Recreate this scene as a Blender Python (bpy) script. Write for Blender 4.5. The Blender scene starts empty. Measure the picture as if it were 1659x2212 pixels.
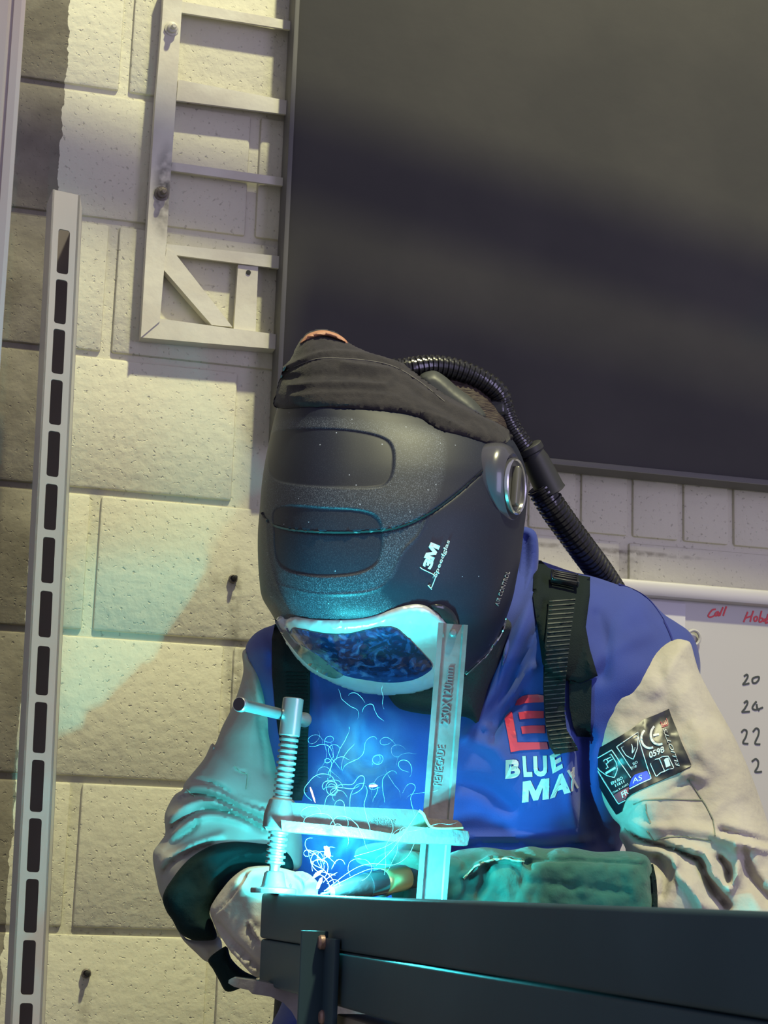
import bpy, bmesh, math, random
import numpy as np
from mathutils import Vector, Matrix, noise
from mathutils.bvhtree import BVHTree
from mathutils.geometry import delaunay_2d_cdt

random.seed(7)
scene = bpy.context.scene
COL = scene.collection
# ------------------------------------------------------------------ camera frame
FPX, CX, CY = 3900.0, 829.5, 1106.0
YAW, PIT, ROLL = math.radians(15.0), math.radians(12.0), 0.034
Z3 = Vector((0, 0, 1))
FH = Vector((math.sin(YAW), math.cos(YAW), 0)); RH = Vector((math.cos(YAW), -math.sin(YAW), 0))
FW = FH * math.cos(PIT) + Z3 * math.sin(PIT)
U0 = -FH * math.sin(PIT) + Z3 * math.cos(PIT)
UP = U0 * math.cos(ROLL) - RH * math.sin(ROLL)
RT = RH * math.cos(ROLL) + U0 * math.sin(ROLL)
CAM = Vector((0, 0, 1.0))
def ray(px, py):
    return FW + RT * ((px - CX) / FPX) + UP * ((CY - py) / FPX)
def P(px, py, d):                       # a point seen at a pixel, d metres away over the ground
    r = ray(px, py); return CAM + r * (d / r.dot(FH))
def PY(px, py, Y):                      # the same on the plane y = Y
    r = ray(px, py); return CAM + r * (Y / r.y)
def proj(p):
    v = Vector(p) - CAM; z = v.dot(FW)
    return CX + FPX * v.dot(RT) / z, CY - FPX * v.dot(UP) / z
def mpp(d): return d / FPX * 0.975      # metres per pixel at distance d
WALL = 2.80

# ------------------------------------------------------------------ materials
def mat(name, col, rough=.6, metal=0., bump=0., bscale=60., bdetail=4., col2=None, cscale=8., spec=.5,
        emit=None, estr=0., coat=0., sheen=0., stretch=None, thr=(.4, .6), bdist=.004):
    m = bpy.data.materials.new(name); m.use_nodes = True
    nt = m.node_tree; b = nt.nodes['Principled BSDF']
    b.inputs['Base Color'].default_value = (*col, 1); b.inputs['Roughness'].default_value = rough
    b.inputs['Metallic'].default_value = metal; b.inputs['Specular IOR Level'].default_value = spec
    b.inputs['Coat Weight'].default_value = coat
    b.inputs['Sheen Weight'].default_value = sheen
    tc = nt.nodes.new('ShaderNodeTexCoord'); mp = nt.nodes.new('ShaderNodeMapping')
    nt.links.new(tc.outputs['Object'], mp.inputs['Vector'])
    if stretch: mp.inputs['Scale'].default_value = stretch
    if emit:
        b.inputs['Emission Color'].default_value = (*emit, 1); b.inputs['Emission Strength'].default_value = estr
    if bump > 0:
        n = nt.nodes.new('ShaderNodeTexNoise'); n.inputs['Scale'].default_value = bscale; n.inputs['Detail'].default_value = bdetail
        bp = nt.nodes.new('ShaderNodeBump'); bp.inputs['Strength'].default_value = bump; bp.inputs['Distance'].default_value = bdist
        nt.links.new(mp.outputs[0], n.inputs['Vector']); nt.links.new(n.outputs['Fac'], bp.inputs['Height'])
        nt.links.new(bp.outputs[0], b.inputs['Normal'])
    if col2:
        n = nt.nodes.new('ShaderNodeTexNoise'); n.inputs['Scale'].default_value = cscale; n.inputs['Detail'].default_value = 5
        r = nt.nodes.new('ShaderNodeMapRange'); r.inputs['From Min'].default_value = thr[0]; r.inputs['From Max'].default_value = thr[1]
        mx = nt.nodes.new('ShaderNodeMix'); mx.data_type = 'RGBA'
        mx.inputs['A'].default_value = (*col, 1); mx.inputs['B'].default_value = (*col2, 1)
        nt.links.new(mp.outputs[0], n.inputs['Vector']); nt.links.new(n.outputs['Fac'], r.inputs['Value'])
        nt.links.new(r.outputs[0], mx.inputs['Factor']); nt.links.new(mx.outputs['Result'], b.inputs['Base Color'])
    return m

# ------------------------------------------------------------------ object helpers
def link(name, me, m=None, parent=None, smooth=False):
    o = bpy.data.objects.new(name, me); COL.objects.link(o)
    if m: me.materials.append(m)
    if smooth:
        me.polygons.foreach_set('use_smooth', [True] * len(me.polygons))
    if parent:
        o.parent = parent
        o.matrix_parent_inverse = parent.matrix_world.inverted() if parent.type != 'EMPTY' else Matrix.Translation(-parent.location)
    return o
def mesh_of(verts, faces):
    me = bpy.data.meshes.new('m'); me.from_pydata([tuple(v) for v in verts], [], faces); me.update(); return me
def obj(name, bm, m, parent=None, smooth=False, sharp=None):
    bmesh.ops.recalc_face_normals(bm, faces=bm.faces)
    me = bpy.data.meshes.new(name); bm.to_mesh(me); bm.free()
    if smooth:
        me.polygons.foreach_set('use_smooth', [True] * len(me.polygons))
        me.set_sharp_from_angle(angle=sharp if sharp else math.radians(40))
    return link(name, me, m, parent)
def tag(o, label=None, cat=None, group=None, kind=None):
    if label: o['label'] = label
    if cat: o['category'] = cat
    if group: o['group'] = group
    if kind: o['kind'] = kind
    return o
def empty(name, loc, label=None, cat=None, group=None):
    o = bpy.data.objects.new(name, None); COL.objects.link(o); o.location = loc; o.empty_display_size = .05
    return tag(o, label, cat, group)
def add_box(bm, c, ax, ay, az, sx, sy, sz, bevel=0., seg=2):
    c = Vector(c); vs = []
    ax, ay, az = Vector(ax).normalized(), Vector(ay).normalized(), Vector(az).normalized()
    for k in (-1, 1):
        for j in (-1, 1):
            for i in (-1, 1):
                vs.append(bm.verts.new(c + ax * i * sx / 2 + ay * j * sy / 2 + az * k * sz / 2))
    fs = [(0, 2, 3, 1), (4, 5, 7, 6), (0, 1, 5, 4), (2, 6, 7, 3), (0, 4, 6, 2), (1, 3, 7, 5)]
    nf = [bm.faces.new([vs[i] for i in f]) for f in fs]
    if bevel > 0:
        es = list({e for f in nf for e in f.edges})
        bmesh.ops.bevel(bm, geom=es, offset=bevel, segments=seg, profile=.5, affect='EDGES')
def box(name, c, size, m, parent=None, bevel=0., axes=None):
    bm = bmesh.new(); a = axes or ((1, 0, 0), (0, 1, 0), (0, 0, 1))
    add_box(bm, c, a[0], a[1], a[2], *size, bevel=bevel); return obj(name, bm, m, parent, smooth=bevel > 0)
def frame_of(axis, hint=None):
    a = Vector(axis).normalized(); h = Vector(hint) if hint else (Vector((0, 0, 1)) if abs(a.z) < .9 else Vector((1, 0, 0)))
    u = h.cross(a).normalized(); v = a.cross(u).normalized(); return u, v, a
def add_lathe(bm, prof, o, axis, n=32, cap=True):
    u, v, a = frame_of(axis); o = Vector(o); rings = []
    for r, h in prof:
        rings.append([bm.verts.new(o + a * h + (u * math.cos(2 * math.pi * i / n) + v * math.sin(2 * math.pi * i / n)) * max(r, 1e-5)) for i in range(n)])
    for A, B in zip(rings, rings[1:]):
        for i in range(n): bm.faces.new((A[i], A[(i + 1) % n], B[(i + 1) % n], B[i]))
    if cap:
        bm.faces.new(rings[0][::-1]); bm.faces.new(rings[-1])
def add_tube(bm, pts, rads, n=16, cap=True, flat=None):
    pts = [Vector(p) for p in pts]
    if not hasattr(rads, '__len__'): rads = [rads] * len(pts)
    T = [(pts[min(i + 1, len(pts) - 1)] - pts[max(i - 1, 0)]).normalized() for i in range(len(pts))]
    u = frame_of(T[0])[0]; rings = []
    for i, p in enumerate(pts):
        u = (u - T[i] * u.dot(T[i])).normalized(); v = T[i].cross(u)
        r = rads[i]; ru, rv = (r if not hasattr(r, '__len__') else r)if hasattr(r, '__len__') else (r, r)
        rings.append([bm.verts.new(p + u * math.cos(2 * math.pi * k / n) * ru + v * math.sin(2 * math.pi * k / n) * rv) for k in range(n)])
    for A, B in zip(rings, rings[1:]):
        for k in range(n): bm.faces.new((A[k], A[(k + 1) % n], B[(k + 1) % n], B[k]))
    if cap:
        bm.faces.new(rings[0][::-1]); bm.faces.new(rings[-1])
def crom(pts, per=8, closed=False):
    pts = [np.array(p, float) for p in pts]; n = len(pts); out = []
    rng = range(n if closed else n - 1)
    for i in rng:
        if closed: a, b, c, d = pts[(i - 1) % n], pts[i], pts[(i + 1) % n], pts[(i + 2) % n]
        else: a, b, c, d = pts[max(i - 1, 0)], pts[i], pts[i + 1], pts[min(i + 2, n - 1)]
        for k in range(per):
            t = k / per
            out.append(.5 * ((2 * b) + (-a + c) * t + (2 * a - 5 * b + 4 * c - d) * t * t + (-a + 3 * b - 3 * c + d) * t ** 3))
    if not closed: out.append(pts[-1])
    return np.array(out)
def resample(pts, step, closed=True):
    p = np.array(pts, float)
    if closed: p = np.vstack([p, p[:1]])
    s = np.r_[0, np.cumsum(np.linalg.norm(np.diff(p, axis=0), axis=1))]
    n = max(4, int(round(s[-1] / step))); t = np.linspace(0, s[-1], n + 1)
    q = np.stack([np.interp(t, s, p[:, k]) for k in range(p.shape[1])], 1)
    return q[:-1] if closed else q
def seg_dist(pts, poly, closed=True):
    poly = np.array(poly, float)[:, :2]; A = poly if closed else poly[:-1]; B = np.roll(poly, -1, 0) if closed else poly[1:]
    best = np.full(len(pts), 1e9)
    for a, b in zip(A, B):
        ab = b - a; L = ab.dot(ab) + 1e-12
        t = np.clip(((pts - a) @ ab) / L, 0, 1); d = np.linalg.norm(pts - (a + t[:, None] * ab), axis=1)
        best = np.minimum(best, d)
    return best
def inside(pts, poly):
    poly = np.array(poly, float); x, y = pts[:, 0], pts[:, 1]; c = np.zeros(len(pts), bool); n = len(poly)
    for i in range(n):
        x1, y1 = poly[i]; x2, y2 = poly[(i + 1) % n]
        if y1 == y2: continue
        c ^= ((y1 > y) != (y2 > y)) & (x < (x2 - x1) * (y - y1) / (y2 - y1) + x1)
    return c
def triangulate(outline, step, smooth, rings=(), holes=()):
    ol = crom(outline, 8, True) if smooth else np.array(outline, float)
    ol = resample(ol, step) if smooth else densify(ol, step)
    mn, mx = ol.min(0), ol.max(0); g = []
    yy = mn[1]; r = 0
    while yy < mx[1]:
        xx = mn[0] + (step / 2 if r % 2 else 0)
        while xx < mx[0]: g.append((xx, yy)); xx += step
        yy += step * .87; r += 1
    g = np.array(g) if g else np.zeros((0, 2))
    hl = [densify(np.array(h, float), step) for h in holes]
    if len(g):
        g = g[inside(g, ol)]
        far = seg_dist(g, ol) > (max(rings) * 1.5 if rings else step * .5) if len(g) else []
        g = g[far]
        for h in hl:
            if len(g): g = g[~inside(g, h)]
            if len(g): g = g[seg_dist(g, h) > step * .5]
    extra = []
    nx = np.roll(ol, -1, 0) - np.roll(ol, 1, 0); nrm = np.stack([-nx[:, 1], nx[:, 0]], 1); nrm /= np.linalg.norm(nrm, axis=1)[:, None] + 1e-9
    area = np.sum(ol[:, 0] * np.roll(ol[:, 1], -1) - np.roll(ol[:, 0], -1) * ol[:, 1])
    if area < 0: nrm = -nrm
    for rd in rings:
        q = ol + nrm * rd
        ok = inside(q, ol) & (seg_dist(q, ol) > rd * .8); extra.append(q[ok])
    pts = np.vstack([ol] + hl + extra + [g])
    edges = [(i, (i + 1) % len(ol)) for i in range(len(ol))]; k = len(ol)
    for h in hl:
        edges += [(k + i, k + (i + 1) % len(h)) for i in range(len(h))]; k += len(h)
    vs, es, fs, *_ = delaunay_2d_cdt([Vector(p) for p in pts.tolist()], edges, [], 0, 1e-6)
    vs = np.array([(v.x, v.y) for v in vs]); fs = np.array(fs)
    cen = vs[fs].mean(1); keep = inside(cen, ol)
    for h in hl: keep &= ~inside(cen, h)
    fs = fs[keep]
    used = np.unique(fs); rm = -np.ones(len(vs), int); rm[used] = np.arange(len(used))
    return vs[used], rm[fs], ol
def densify(p, step):
    out = []
    for a, b in zip(p, np.roll(p, -1, 0)):
        n = max(1, int(np.linalg.norm(b - a) / step))
        for k in range(n): out.append(a + (b - a) * k / n)
    return np.array(out)
def idw(ctrl):
    c = np.array(ctrl, float)
    def f(x, y):
        x = np.asarray(x, float); y = np.asarray(y, float)
        w = 1 / (((x[:, None] - c[:, 0]) ** 2 + (y[:, None] - c[:, 1]) ** 2) + 60 ** 2) ** 1.5
        return (w * c[:, 2]).sum(1) / w.sum(1)
    return f
FUVX = None
def rays_np(x, y):
    F, R, U, H_ = (np.array(v) for v in (FW, RT, UP, FH))
    r = F + np.outer((x - CX) / FPX, R) + np.outer((CY - y) / FPX, U)
    return r, r @ H_
def P_np(x, y, d):
    r, h = rays_np(x, y); return np.array(CAM) + r * (d / h)[:, None]
def strokes_disp(v, strokes):
    D = np.zeros(len(v))
    for s in strokes:
        line, w, a = s[0], s[1], s[2]
        ln = crom(line, 6) if len(line) > 2 else np.array(line, float)
        D += a * np.exp(-(seg_dist(v, ln, False) / w) ** 2)
    return D
def border_edges(fs):
    cnt = {}
    for f in fs:
        for i in range(3):
            a, b = int(f[i]), int(f[(i + 1) % 3]); cnt[(a, b)] = cnt.get((a, b), 0) + 1
    return [e for e in cnt if (e[1], e[0]) not in cnt]
def inflate_data(outline, base, T, R, step=8, smooth=True, strokes=(), back=1., nz=(0, 60), tilt=0.):
    v, f, ol = triangulate(outline, step, smooth, rings=(1.5, 4, 8) if step > 5 else (1.5, 3.5))
    D = seg_dist(v, ol); D[D < .3] = 0
    q = np.minimum(D / R, 1); t = T * np.sqrt(np.maximum(1 - (1 - q) ** 2, 0))
    bd = base(v[:, 0], v[:, 1]) if callable(base) else np.full(len(v), float(base))
    disp = strokes_disp(v, strokes) if len(strokes) else np.zeros(len(v))
    if nz[0]:
        disp += np.array([noise.noise(Vector((a / nz[1], b / nz[1], .3))) + .5 * noise.noise(Vector((a / nz[1] * 2.3, b / nz[1] * 2.3, 1.7))) for a, b in v]) * nz[0]
    em = np.minimum(D / 14, 1)
    front = P_np(v[:, 0], v[:, 1], bd - t - disp * em)
    bk = P_np(v[:, 0], v[:, 1], bd + t * back)
    n = len(v); verts = list(front); idx = np.arange(n)
    for i in range(n):
        if D[i] > 0: idx[i] = len(verts); verts.append(bk[i])
    faces = [tuple(int(k) for k in q) for q in f] + [tuple(int(idx[k]) for k in q[::-1]) for q in f]
    return verts, faces
def inflate(name, outline, base, T, R, m, parent=None, **kw):
    vs, fs = inflate_data(outline, base, T, R, **kw)
    me = mesh_of(vs, fs); bm = bmesh.new(); bm.from_mesh(me)
    return obj(name, bm, m, parent, smooth=True, sharp=math.radians(80))
def bvh_of(*objs):
    vs, fs = [], []
    for o in objs:
        k = len(vs); mw = o.matrix_basis if not o.parent else Matrix.Identity(4)
        vs += [v.co.copy() for v in o.data.vertices]; fs += [tuple(i + k for i in p.vertices) for p in o.data.polygons]
    return BVHTree.FromPolygons(vs, fs, epsilon=1e-6)
def hit(bvh, px, py):
    r = ray(px, py).normalized(); h = bvh.ray_cast(CAM, r)
    for jx_, jy_ in ((.13, .07), (-.17, .11), (.5, -.4), (-.6, -.5), (1.3, .9), (-1.2, 1.1), (3, 0), (-3, 0), (0, 3), (0, -3)):
        if h[0] is not None: break
        h = bvh.ray_cast(CAM, ray(px + jx_, py + jy_).normalized())
    if h[0] is None:
        h = bvh.find_nearest(CAM + r * 2.2)
    n = h[1]
    if n.dot(r) > 0: n = -n
    return h[0], n
def sculpt(o, strokes, nz=(0, 30)):
    me = o.data; n = len(me.vertices); co_ = np.empty(n * 3); me.vertices.foreach_get('co', co_); co_ = co_.reshape(-1, 3)
    no_ = np.empty(n * 3); me.vertices.foreach_get('normal', no_); no_ = no_.reshape(-1, 3)
    v = co_ - np.array(CAM); z = v @ np.array(FW); px = np.stack([CX + FPX * (v @ np.array(RT)) / z, CY - FPX * (v @ np.array(UP)) / z], 1)
    fc = np.clip(-(no_ * (v / np.linalg.norm(v, axis=1)[:, None])).sum(1) * 2.5, 0, 1)
    D = strokes_disp(px, strokes)
    if nz[0]: D += np.array([noise.noise(Vector((a / nz[1], b / nz[1], .3))) for a, b in px]) * nz[0]
    co_ += no_ * (D * fc)[:, None]; me.vertices.foreach_set('co', co_.ravel()); me.update()
def patch(name, outline, bvh, m, parent=None, off=.0005, th=.001, step=6, smooth=True, bump=0., R=6, holes=(), strokes=(), view=False):
    """a sheet lying on another surface, with its own thickness"""
    v, f, ol = triangulate(outline, step, smooth, holes=holes)
    D = np.minimum(seg_dist(v, ol) / R, 1); prof = np.sqrt(1 - (1 - D) ** 2)
    sd = strokes_disp(v, strokes) if len(strokes) else np.zeros(len(v))
    lo, hi = [], []
    hp = []; hn = []
    for x, y in v:
        p, n = hit(bvh, x, y); hp.append((p - CAM).length); hn.append(n)
    nb = [set() for _ in range(len(v))]
    for a, b, c in f:
        a, b, c = int(a), int(b), int(c); nb[a] |= {b, c}; nb[b] |= {a, c}; nb[c] |= {a, b}
    for _ in range(2):
        for i in range(len(v)):
            if nb[i]:
                md_ = sorted(hp[k] for k in nb[i])[len(nb[i]) // 2]
                if abs(hp[i] - md_) > .008: hp[i] = md_
    hn2 = [sum((hn[k] for k in nb[i]), hn[i] * 1.0).normalized() for i in range(len(v))]
    for i, ((x, y), pr, s) in enumerate(zip(v, prof, sd)):
        p = CAM + ray(x, y).normalized() * hp[i]; n = hn2[i]
        if view: n = (CAM - p).normalized()
        lo.append(p + n * (off - .0004)); hi.append(p + n * (off + th + bump * pr + s))
    n = len(v); faces = [tuple(int(k) for k in q) for q in f] + [tuple(int(k) + n for k in q[::-1]) for q in f]
    for a, b in border_edges(f): faces.append((a, b, b + n, a + n))
    me = mesh_of(hi + lo, faces); bm = bmesh.new(); bm.from_mesh(me)
    return obj(name, bm, m, parent, smooth=True, sharp=math.radians(50))
def patch_multi(name, outlines, bvh, m, parent=None, **kw):
    os_ = [patch(name, o, bvh, m, None, **kw) for o in outlines]
    return merge(name, os_, m, parent)
def merge(name, objs, m, parent=None):
    vs, fs, sm = [], [], False
    for o in objs:
        k = len(vs); vs += [v.co.copy() for v in o.data.vertices]; fs += [tuple(i + k for i in p.vertices) for p in o.data.polygons]
        bpy.data.objects.remove(o)
    me = mesh_of(vs, fs); return link(name, me, m, parent)
def linepoly(pts, w):
    """a thick polyline as an outline"""
    p = np.array(pts, float); n = len(p); L, Rr = [], []
    for i in range(n):
        t = p[min(i + 1, n - 1)] - p[max(i - 1, 0)]; t /= np.linalg.norm(t) + 1e-9; nn = np.array((-t[1], t[0]))
        L.append(p[i] + nn * w / 2); Rr.append(p[i] - nn * w / 2)
    return [tuple(a) for a in L] + [tuple(a) for a in Rr[::-1]]
def lines(name, polys, w, bvh, m, parent=None, off=.0006, th=.0006, step=5):
    os_ = []
    for pl in polys:
        pl = list(pl)
        if pl[0] == pl[-1] and len(pl) > 3: pl = pl + [pl[1]]
        os_.append(patch(name, linepoly(resample(pl, step * 1.0, False) if len(pl) > 1 else pl, w), bvh, m, None, off=off, th=th, step=max(step, 3), smooth=False))
    return merge(name, os_, m, parent)
def text_geo(s, bold=0., shear=0.):
    cu = bpy.data.curves.new('t', 'FONT'); cu.body = s; cu.size = 1; cu.offset = bold; cu.shear = shear; cu.resolution_u = 3
    o = bpy.data.objects.new('t', cu); COL.objects.link(o)
    dg = bpy.context.evaluated_depsgraph_get(); me = bpy.data.meshes.new_from_object(o.evaluated_get(dg))
    vs = [(v.co.x, v.co.y) for v in me.vertices]; fs = [tuple(p.vertices) for p in me.polygons]
    bpy.data.objects.remove(o); bpy.data.curves.remove(cu); bpy.data.meshes.remove(me)
    return np.array(vs), fs
def text(name, s, p0, ux, uy, bvh, m, parent=None, off=.0008, th=.0006, bold=0., shear=0., fit=True):
    """lettering laid on a surface: p0 lower left, ux the whole baseline, uy the cap height (pixels)"""
    v, f = text_geo(s, bold, shear); mn, mx = v.min(0), v.max(0)
    w = (v - mn) / (mx - mn)
    q = np.array(p0) + w[:, :1] * np.array(ux) + w[:, 1:] * np.array(uy)
    bm = bmesh.new(); hi, lo = [], []
    for x, y in q:
        p, n = hit(bvh, x, y); hi.append(bm.verts.new(p + n * (off + th))); lo.append(bm.verts.new(p + n * (off - .0003)))
    cnt = {}
    for g in f:
        for i in range(len(g)): cnt[(g[i], g[(i + 1) % len(g)])] = 1
        try: bm.faces.new([hi[i] for i in g])
        except ValueError: pass
    for (a, b) in cnt:
        if (b, a) not in cnt:
            try: bm.faces.new((hi[a], lo[a], lo[b], hi[b]))
            except ValueError: pass
    me = bpy.data.meshes.new(name); bm.to_mesh(me); bm.free()
    return link(name, me, m, parent)
GM = [(0, 0), (0, 1), (.30, 1), (.50, .46), (.70, 1), (1, 1), (1, 0), (.76, 0), (.76, .58), (.60, .02), (.42, .02), (.24, .58), (.24, 0)]
def glyph(name, poly, p0, ux, uy, bvh, m, parent, **kw):
    o = [(p0[0] + a * ux[0] + b * uy[0], p0[1] + a * ux[1] + b * uy[1]) for a, b in poly]
    return patch(name, o, bvh, m, parent, off=.0008, th=.0006, step=3, smooth=False, **kw)
def slab(name, outline, d0, d1, m, parent=None, bevel=.002, smooth=False, plane=None):
    """an outline given real thickness between two depths"""
    ol = crom(outline, 5, True) if smooth else np.array(outline, float)
    bm = bmesh.new()
    if plane is None:
        A = [bm.verts.new(P(x, y, d0)) for x, y in ol]; off = FH * (d1 - d0)
    else:
        A = [bm.verts.new(PY(x, y, d0)) for x, y in ol]; off = Vector((0, d1 - d0, 0))
    B = [bm.verts.new(a.co + off) for a in A]
    bm.faces.new(A); bm.faces.new(B[::-1]); n = len(A)
    for i in range(n): bm.faces.new((A[i], B[i], B[(i + 1) % n], A[(i + 1) % n]))
    if bevel: bmesh.ops.bevel(bm, geom=[e for e in bm.edges if e.calc_face_angle(0) > .6], offset=bevel, segments=2, profile=.5, affect='EDGES', clamp_overlap=True)
    return obj(name, bm, m, parent, smooth=bool(bevel), sharp=math.radians(35))
# ================================================================== materials
def wall_material():
    m = bpy.data.materials.new('painted_block'); m.use_nodes = True; nt = m.node_tree; N = nt.nodes; L = nt.links
    b = N['Principled BSDF']; b.inputs['Roughness'].default_value = .75; b.inputs['Specular IOR Level'].default_value = .3
    tc = N.new('ShaderNodeTexCoord')
    def nz(s, d=4):
        n = N.new('ShaderNodeTexNoise'); n.inputs['Scale'].default_value = s; n.inputs['Detail'].default_value = d
        L.new(tc.outputs['Object'], n.inputs['Vector']); return n.outputs['Fac']
    def mth(op, a, b_=None, c=None):
        n = N.new('ShaderNodeMath'); n.operation = op
        for i, v in enumerate((a, b_, c)):
            if v is None: continue
            if isinstance(v, (int, float)): n.inputs[i].default_value = v
            else: L.new(v, n.inputs[i])
        return n.outputs[0]
    def rng(v, a, b_):
        n = N.new('ShaderNodeMapRange'); L.new(v, n.inputs['Value']); n.inputs['From Min'].default_value = a; n.inputs['From Max'].default_value = b_; return n.outputs[0]
    def mix(f, a, b_):
        n = N.new('ShaderNodeMix'); n.data_type = 'RGBA'; L.new(f, n.inputs['Factor'])
        for k, v in (('A', a), ('B', b_)):
            if isinstance(v, tuple): n.inputs[k].default_value = (*v, 1)
            else: L.new(v, n.inputs[k])
        return n.outputs['Result']
    sep = N.new('ShaderNodeSeparateXYZ'); L.new(tc.outputs['Object'], sep.inputs[0]); X, Z = sep.outputs['X'], sep.outputs['Z']
    base = mix(rng(nz(2.2), .35, .65), (.66, .64, .50), (.58, .56, .44))
    pit = mth('MULTIPLY', rng(nz(140, 2), .66, .72), .5)
    base = mix(pit, base, (.30, .29, .22))
    # bare, never painted end of the wall on the left
    edge = mth('ADD', mth('MULTIPLY', nz(35, 3), .02), PAINT_X - .01)
    edge = mth('ADD', edge, mth('MULTIPLY', nz(4, 2), .03))
    bare = mth('LESS_THAN', X, edge)
    dark = mix(rng(nz(9), .35, .65), (.13, .115, .09), (.24, .22, .17))
    col = mix(bare, base, dark)
    for (sx, sz, wx, wz, st) in STAINS:
        dx = mth('DIVIDE', mth('SUBTRACT', X, sx), wx); dz = mth('DIVIDE', mth('SUBTRACT', Z, sz), wz)
        r = mth('ADD', mth('MULTIPLY', dx, dx), mth('MULTIPLY', dz, dz))
        k = mth('MULTIPLY', mth('MULTIPLY', mth('SUBTRACT', 1., rng(r, 0, 1)), rng(nz(60), .35, .6)), st)
        col = mix(k, col, (.14, .12, .08))
    L.new(col, b.inputs['Base Color'])
    h = mth('ADD', mth('MULTIPLY', nz(55, 5), 1.), mth('MULTIPLY', rng(nz(140, 2), .62, .74), -.6))
    h = mth('ADD', h, mth('MULTIPLY', bare, -.6))
    bp = N.new('ShaderNodeBump'); bp.inputs['Strength'].default_value = .55; bp.inputs['Distance'].default_value = .004
    L.new(h, bp.inputs['Height']); L.new(bp.outputs[0], b.inputs['Normal'])
    return m
PAINT_X = (PY(132, 60, WALL).x + PY(112, 380, WALL).x) / 2
def wz(x, y): p = PY(x, y, WALL); return p.x, p.z
STAINS = []
for (x, y, a, b_, s) in ((508, 1290, .012, .07, .5), (508, 1500, .018, .12, .6), (520, 1380, .03, .03, .35), (182, 2170, .012, .05, .4), (480, 1255, .03, .02, .3), (1355, 1215, .03, .04, .4), (1300, 1188, .22, .006, .7), (150, 2010, .1, .01, .4)):
    X_, Z_ = wz(x, y); STAINS.append((X_, Z_, a, b_, s))
M = {}
M['wall'] = wall_material()
M['rack'] = mat('white_enamel', (.62, .60, .50), .45, bump=.25, bscale=40, col2=(.55, .52, .43), cscale=12)
M['alu'] = mat('bright_channel_steel', (.60, .56, .54), .42, .25, bump=.1, bscale=15, col2=(.54, .52, .51), cscale=10, stretch=(1, 1, .3))
M['trunk'] = mat('dull_trunking_metal', (.52, .44, .45), .45, .4, bump=.1, bscale=20, col2=(.42, .36, .38), cscale=6, stretch=(1, 1, .1))
M['board'] = mat('black_board_paint', (.070, .068, .064), .8, bump=.15, bscale=25, col2=(.058, .057, .055), cscale=3, spec=.12)
M['paper'] = mat('white_paper', (.58, .57, .60), .8)
M['wb'] = mat('whiteboard_enamel', (.47, .46, .43), .35, spec=.4)
M['wbframe'] = mat('whiteboard_aluminium', (.50, .485, .48), .5, .1, bump=.05)
M['red_ink'] = mat('red_marker', (.70, .07, .08), .6)
M['black_ink'] = mat('black_marker', (.04, .05, .045), .6)
M['clear'] = mat('clear_plastic', (.45, .44, .42), .25)
M['soot'] = mat('bolt_rusty', (.16, .14, .12), .55, .5, bump=.4, bscale=200)
M['dkhole'] = mat('hole_black', (.02, .02, .02), .8)
M['steel'] = mat('clamp_steel', (.27, .26, .27), .45, .7, bump=.3, bscale=160, bdist=.0012, col2=(.20, .19, .19), cscale=30)
M['brightsteel'] = mat('polished_steel', (.32, .32, .33), .32, .85, bump=.08, bscale=60)
M['cast'] = mat('cast_clamp_arm', (.24, .23, .23), .5, .5, bump=.6, bscale=140, bdist=.0015, col2=(.18, .17, .175), cscale=25)
M['brass'] = mat('yellow_parting_edge', (.55, .48, .24), .4, .6, bump=.2, bscale=100)
M['tube'] = mat('dark_box_steel', (.030, .062, .084), .5, .1, spec=.25, bump=.15, bscale=30, bdist=.001, col2=(.024, .052, .072), cscale=5)
M['bolt'] = mat('copper_toned_bolt', (.30, .20, .17), .5, .6, bump=.3, bscale=150)
M['shell'] = None
M['hood'] = mat('charcoal_hood_fabric', (.026, .024, .027), .95, spec=.15, bump=.5, bscale=420, bdist=.0012, sheen=.1, col2=(.034, .031, .033), cscale=60)
M['leather_band'] = mat('tan_leather_band', (.42, .20, .12), .6, bump=.3, bscale=150)
M['silver'] = mat('silver_visor_frame', (.58, .60, .61), .30, .35, col2=(.50, .52, .53), cscale=30)
M['glossblack'] = mat('gloss_black_plastic', (.012, .013, .016), .22, coat=.3)
M['hose'] = mat('black_hose_plastic', (.010, .010, .013), .22, coat=.4)
M['rubber'] = mat('matt_black_plastic', (.022, .023, .025), .5)
M['skirt'] = mat('dark_face_seal', (.015, .022, .024), .85, bump=.5, bscale=300)
M['chrome'] = mat('chrome_ring', (.65, .65, .65), .18, .95)
M['olive'] = mat('dial_grey', (.14, .14, .12), .35, .3)
M['print'] = mat('pale_print', (.62, .66, .66), .5)
M['blue'] = mat('royal_blue_cotton', (.020, .042, .25), .85, bump=.35, bscale=700, bdist=.0008, col2=(.016, .036, .22), cscale=10, sheen=.1)
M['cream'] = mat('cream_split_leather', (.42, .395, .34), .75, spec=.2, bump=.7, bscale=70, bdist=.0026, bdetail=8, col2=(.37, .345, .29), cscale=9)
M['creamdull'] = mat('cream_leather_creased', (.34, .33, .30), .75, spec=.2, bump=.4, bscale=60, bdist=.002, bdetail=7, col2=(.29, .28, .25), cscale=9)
M['strap'] = mat('black_webbing', (.010, .016, .018), .9, bump=.3, bscale=500, spec=.1)
M['red'] = mat('red_transfer_print', (.62, .03, .06), .5)
M['greyp'] = mat('reflective_print', (.50, .50, .48), .4, .2)
M['green'] = mat('green_suede_leather', (.018, .085, .070), .9, spec=.2, bump=.7, bscale=90, bdist=.0025, bdetail=8, col2=(.028, .115, .090), cscale=12, sheen=.2)
M['cuff'] = mat('dark_green_cuff', (.003, .013, .014), .85, spec=.12, bump=.3, bscale=120)
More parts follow.
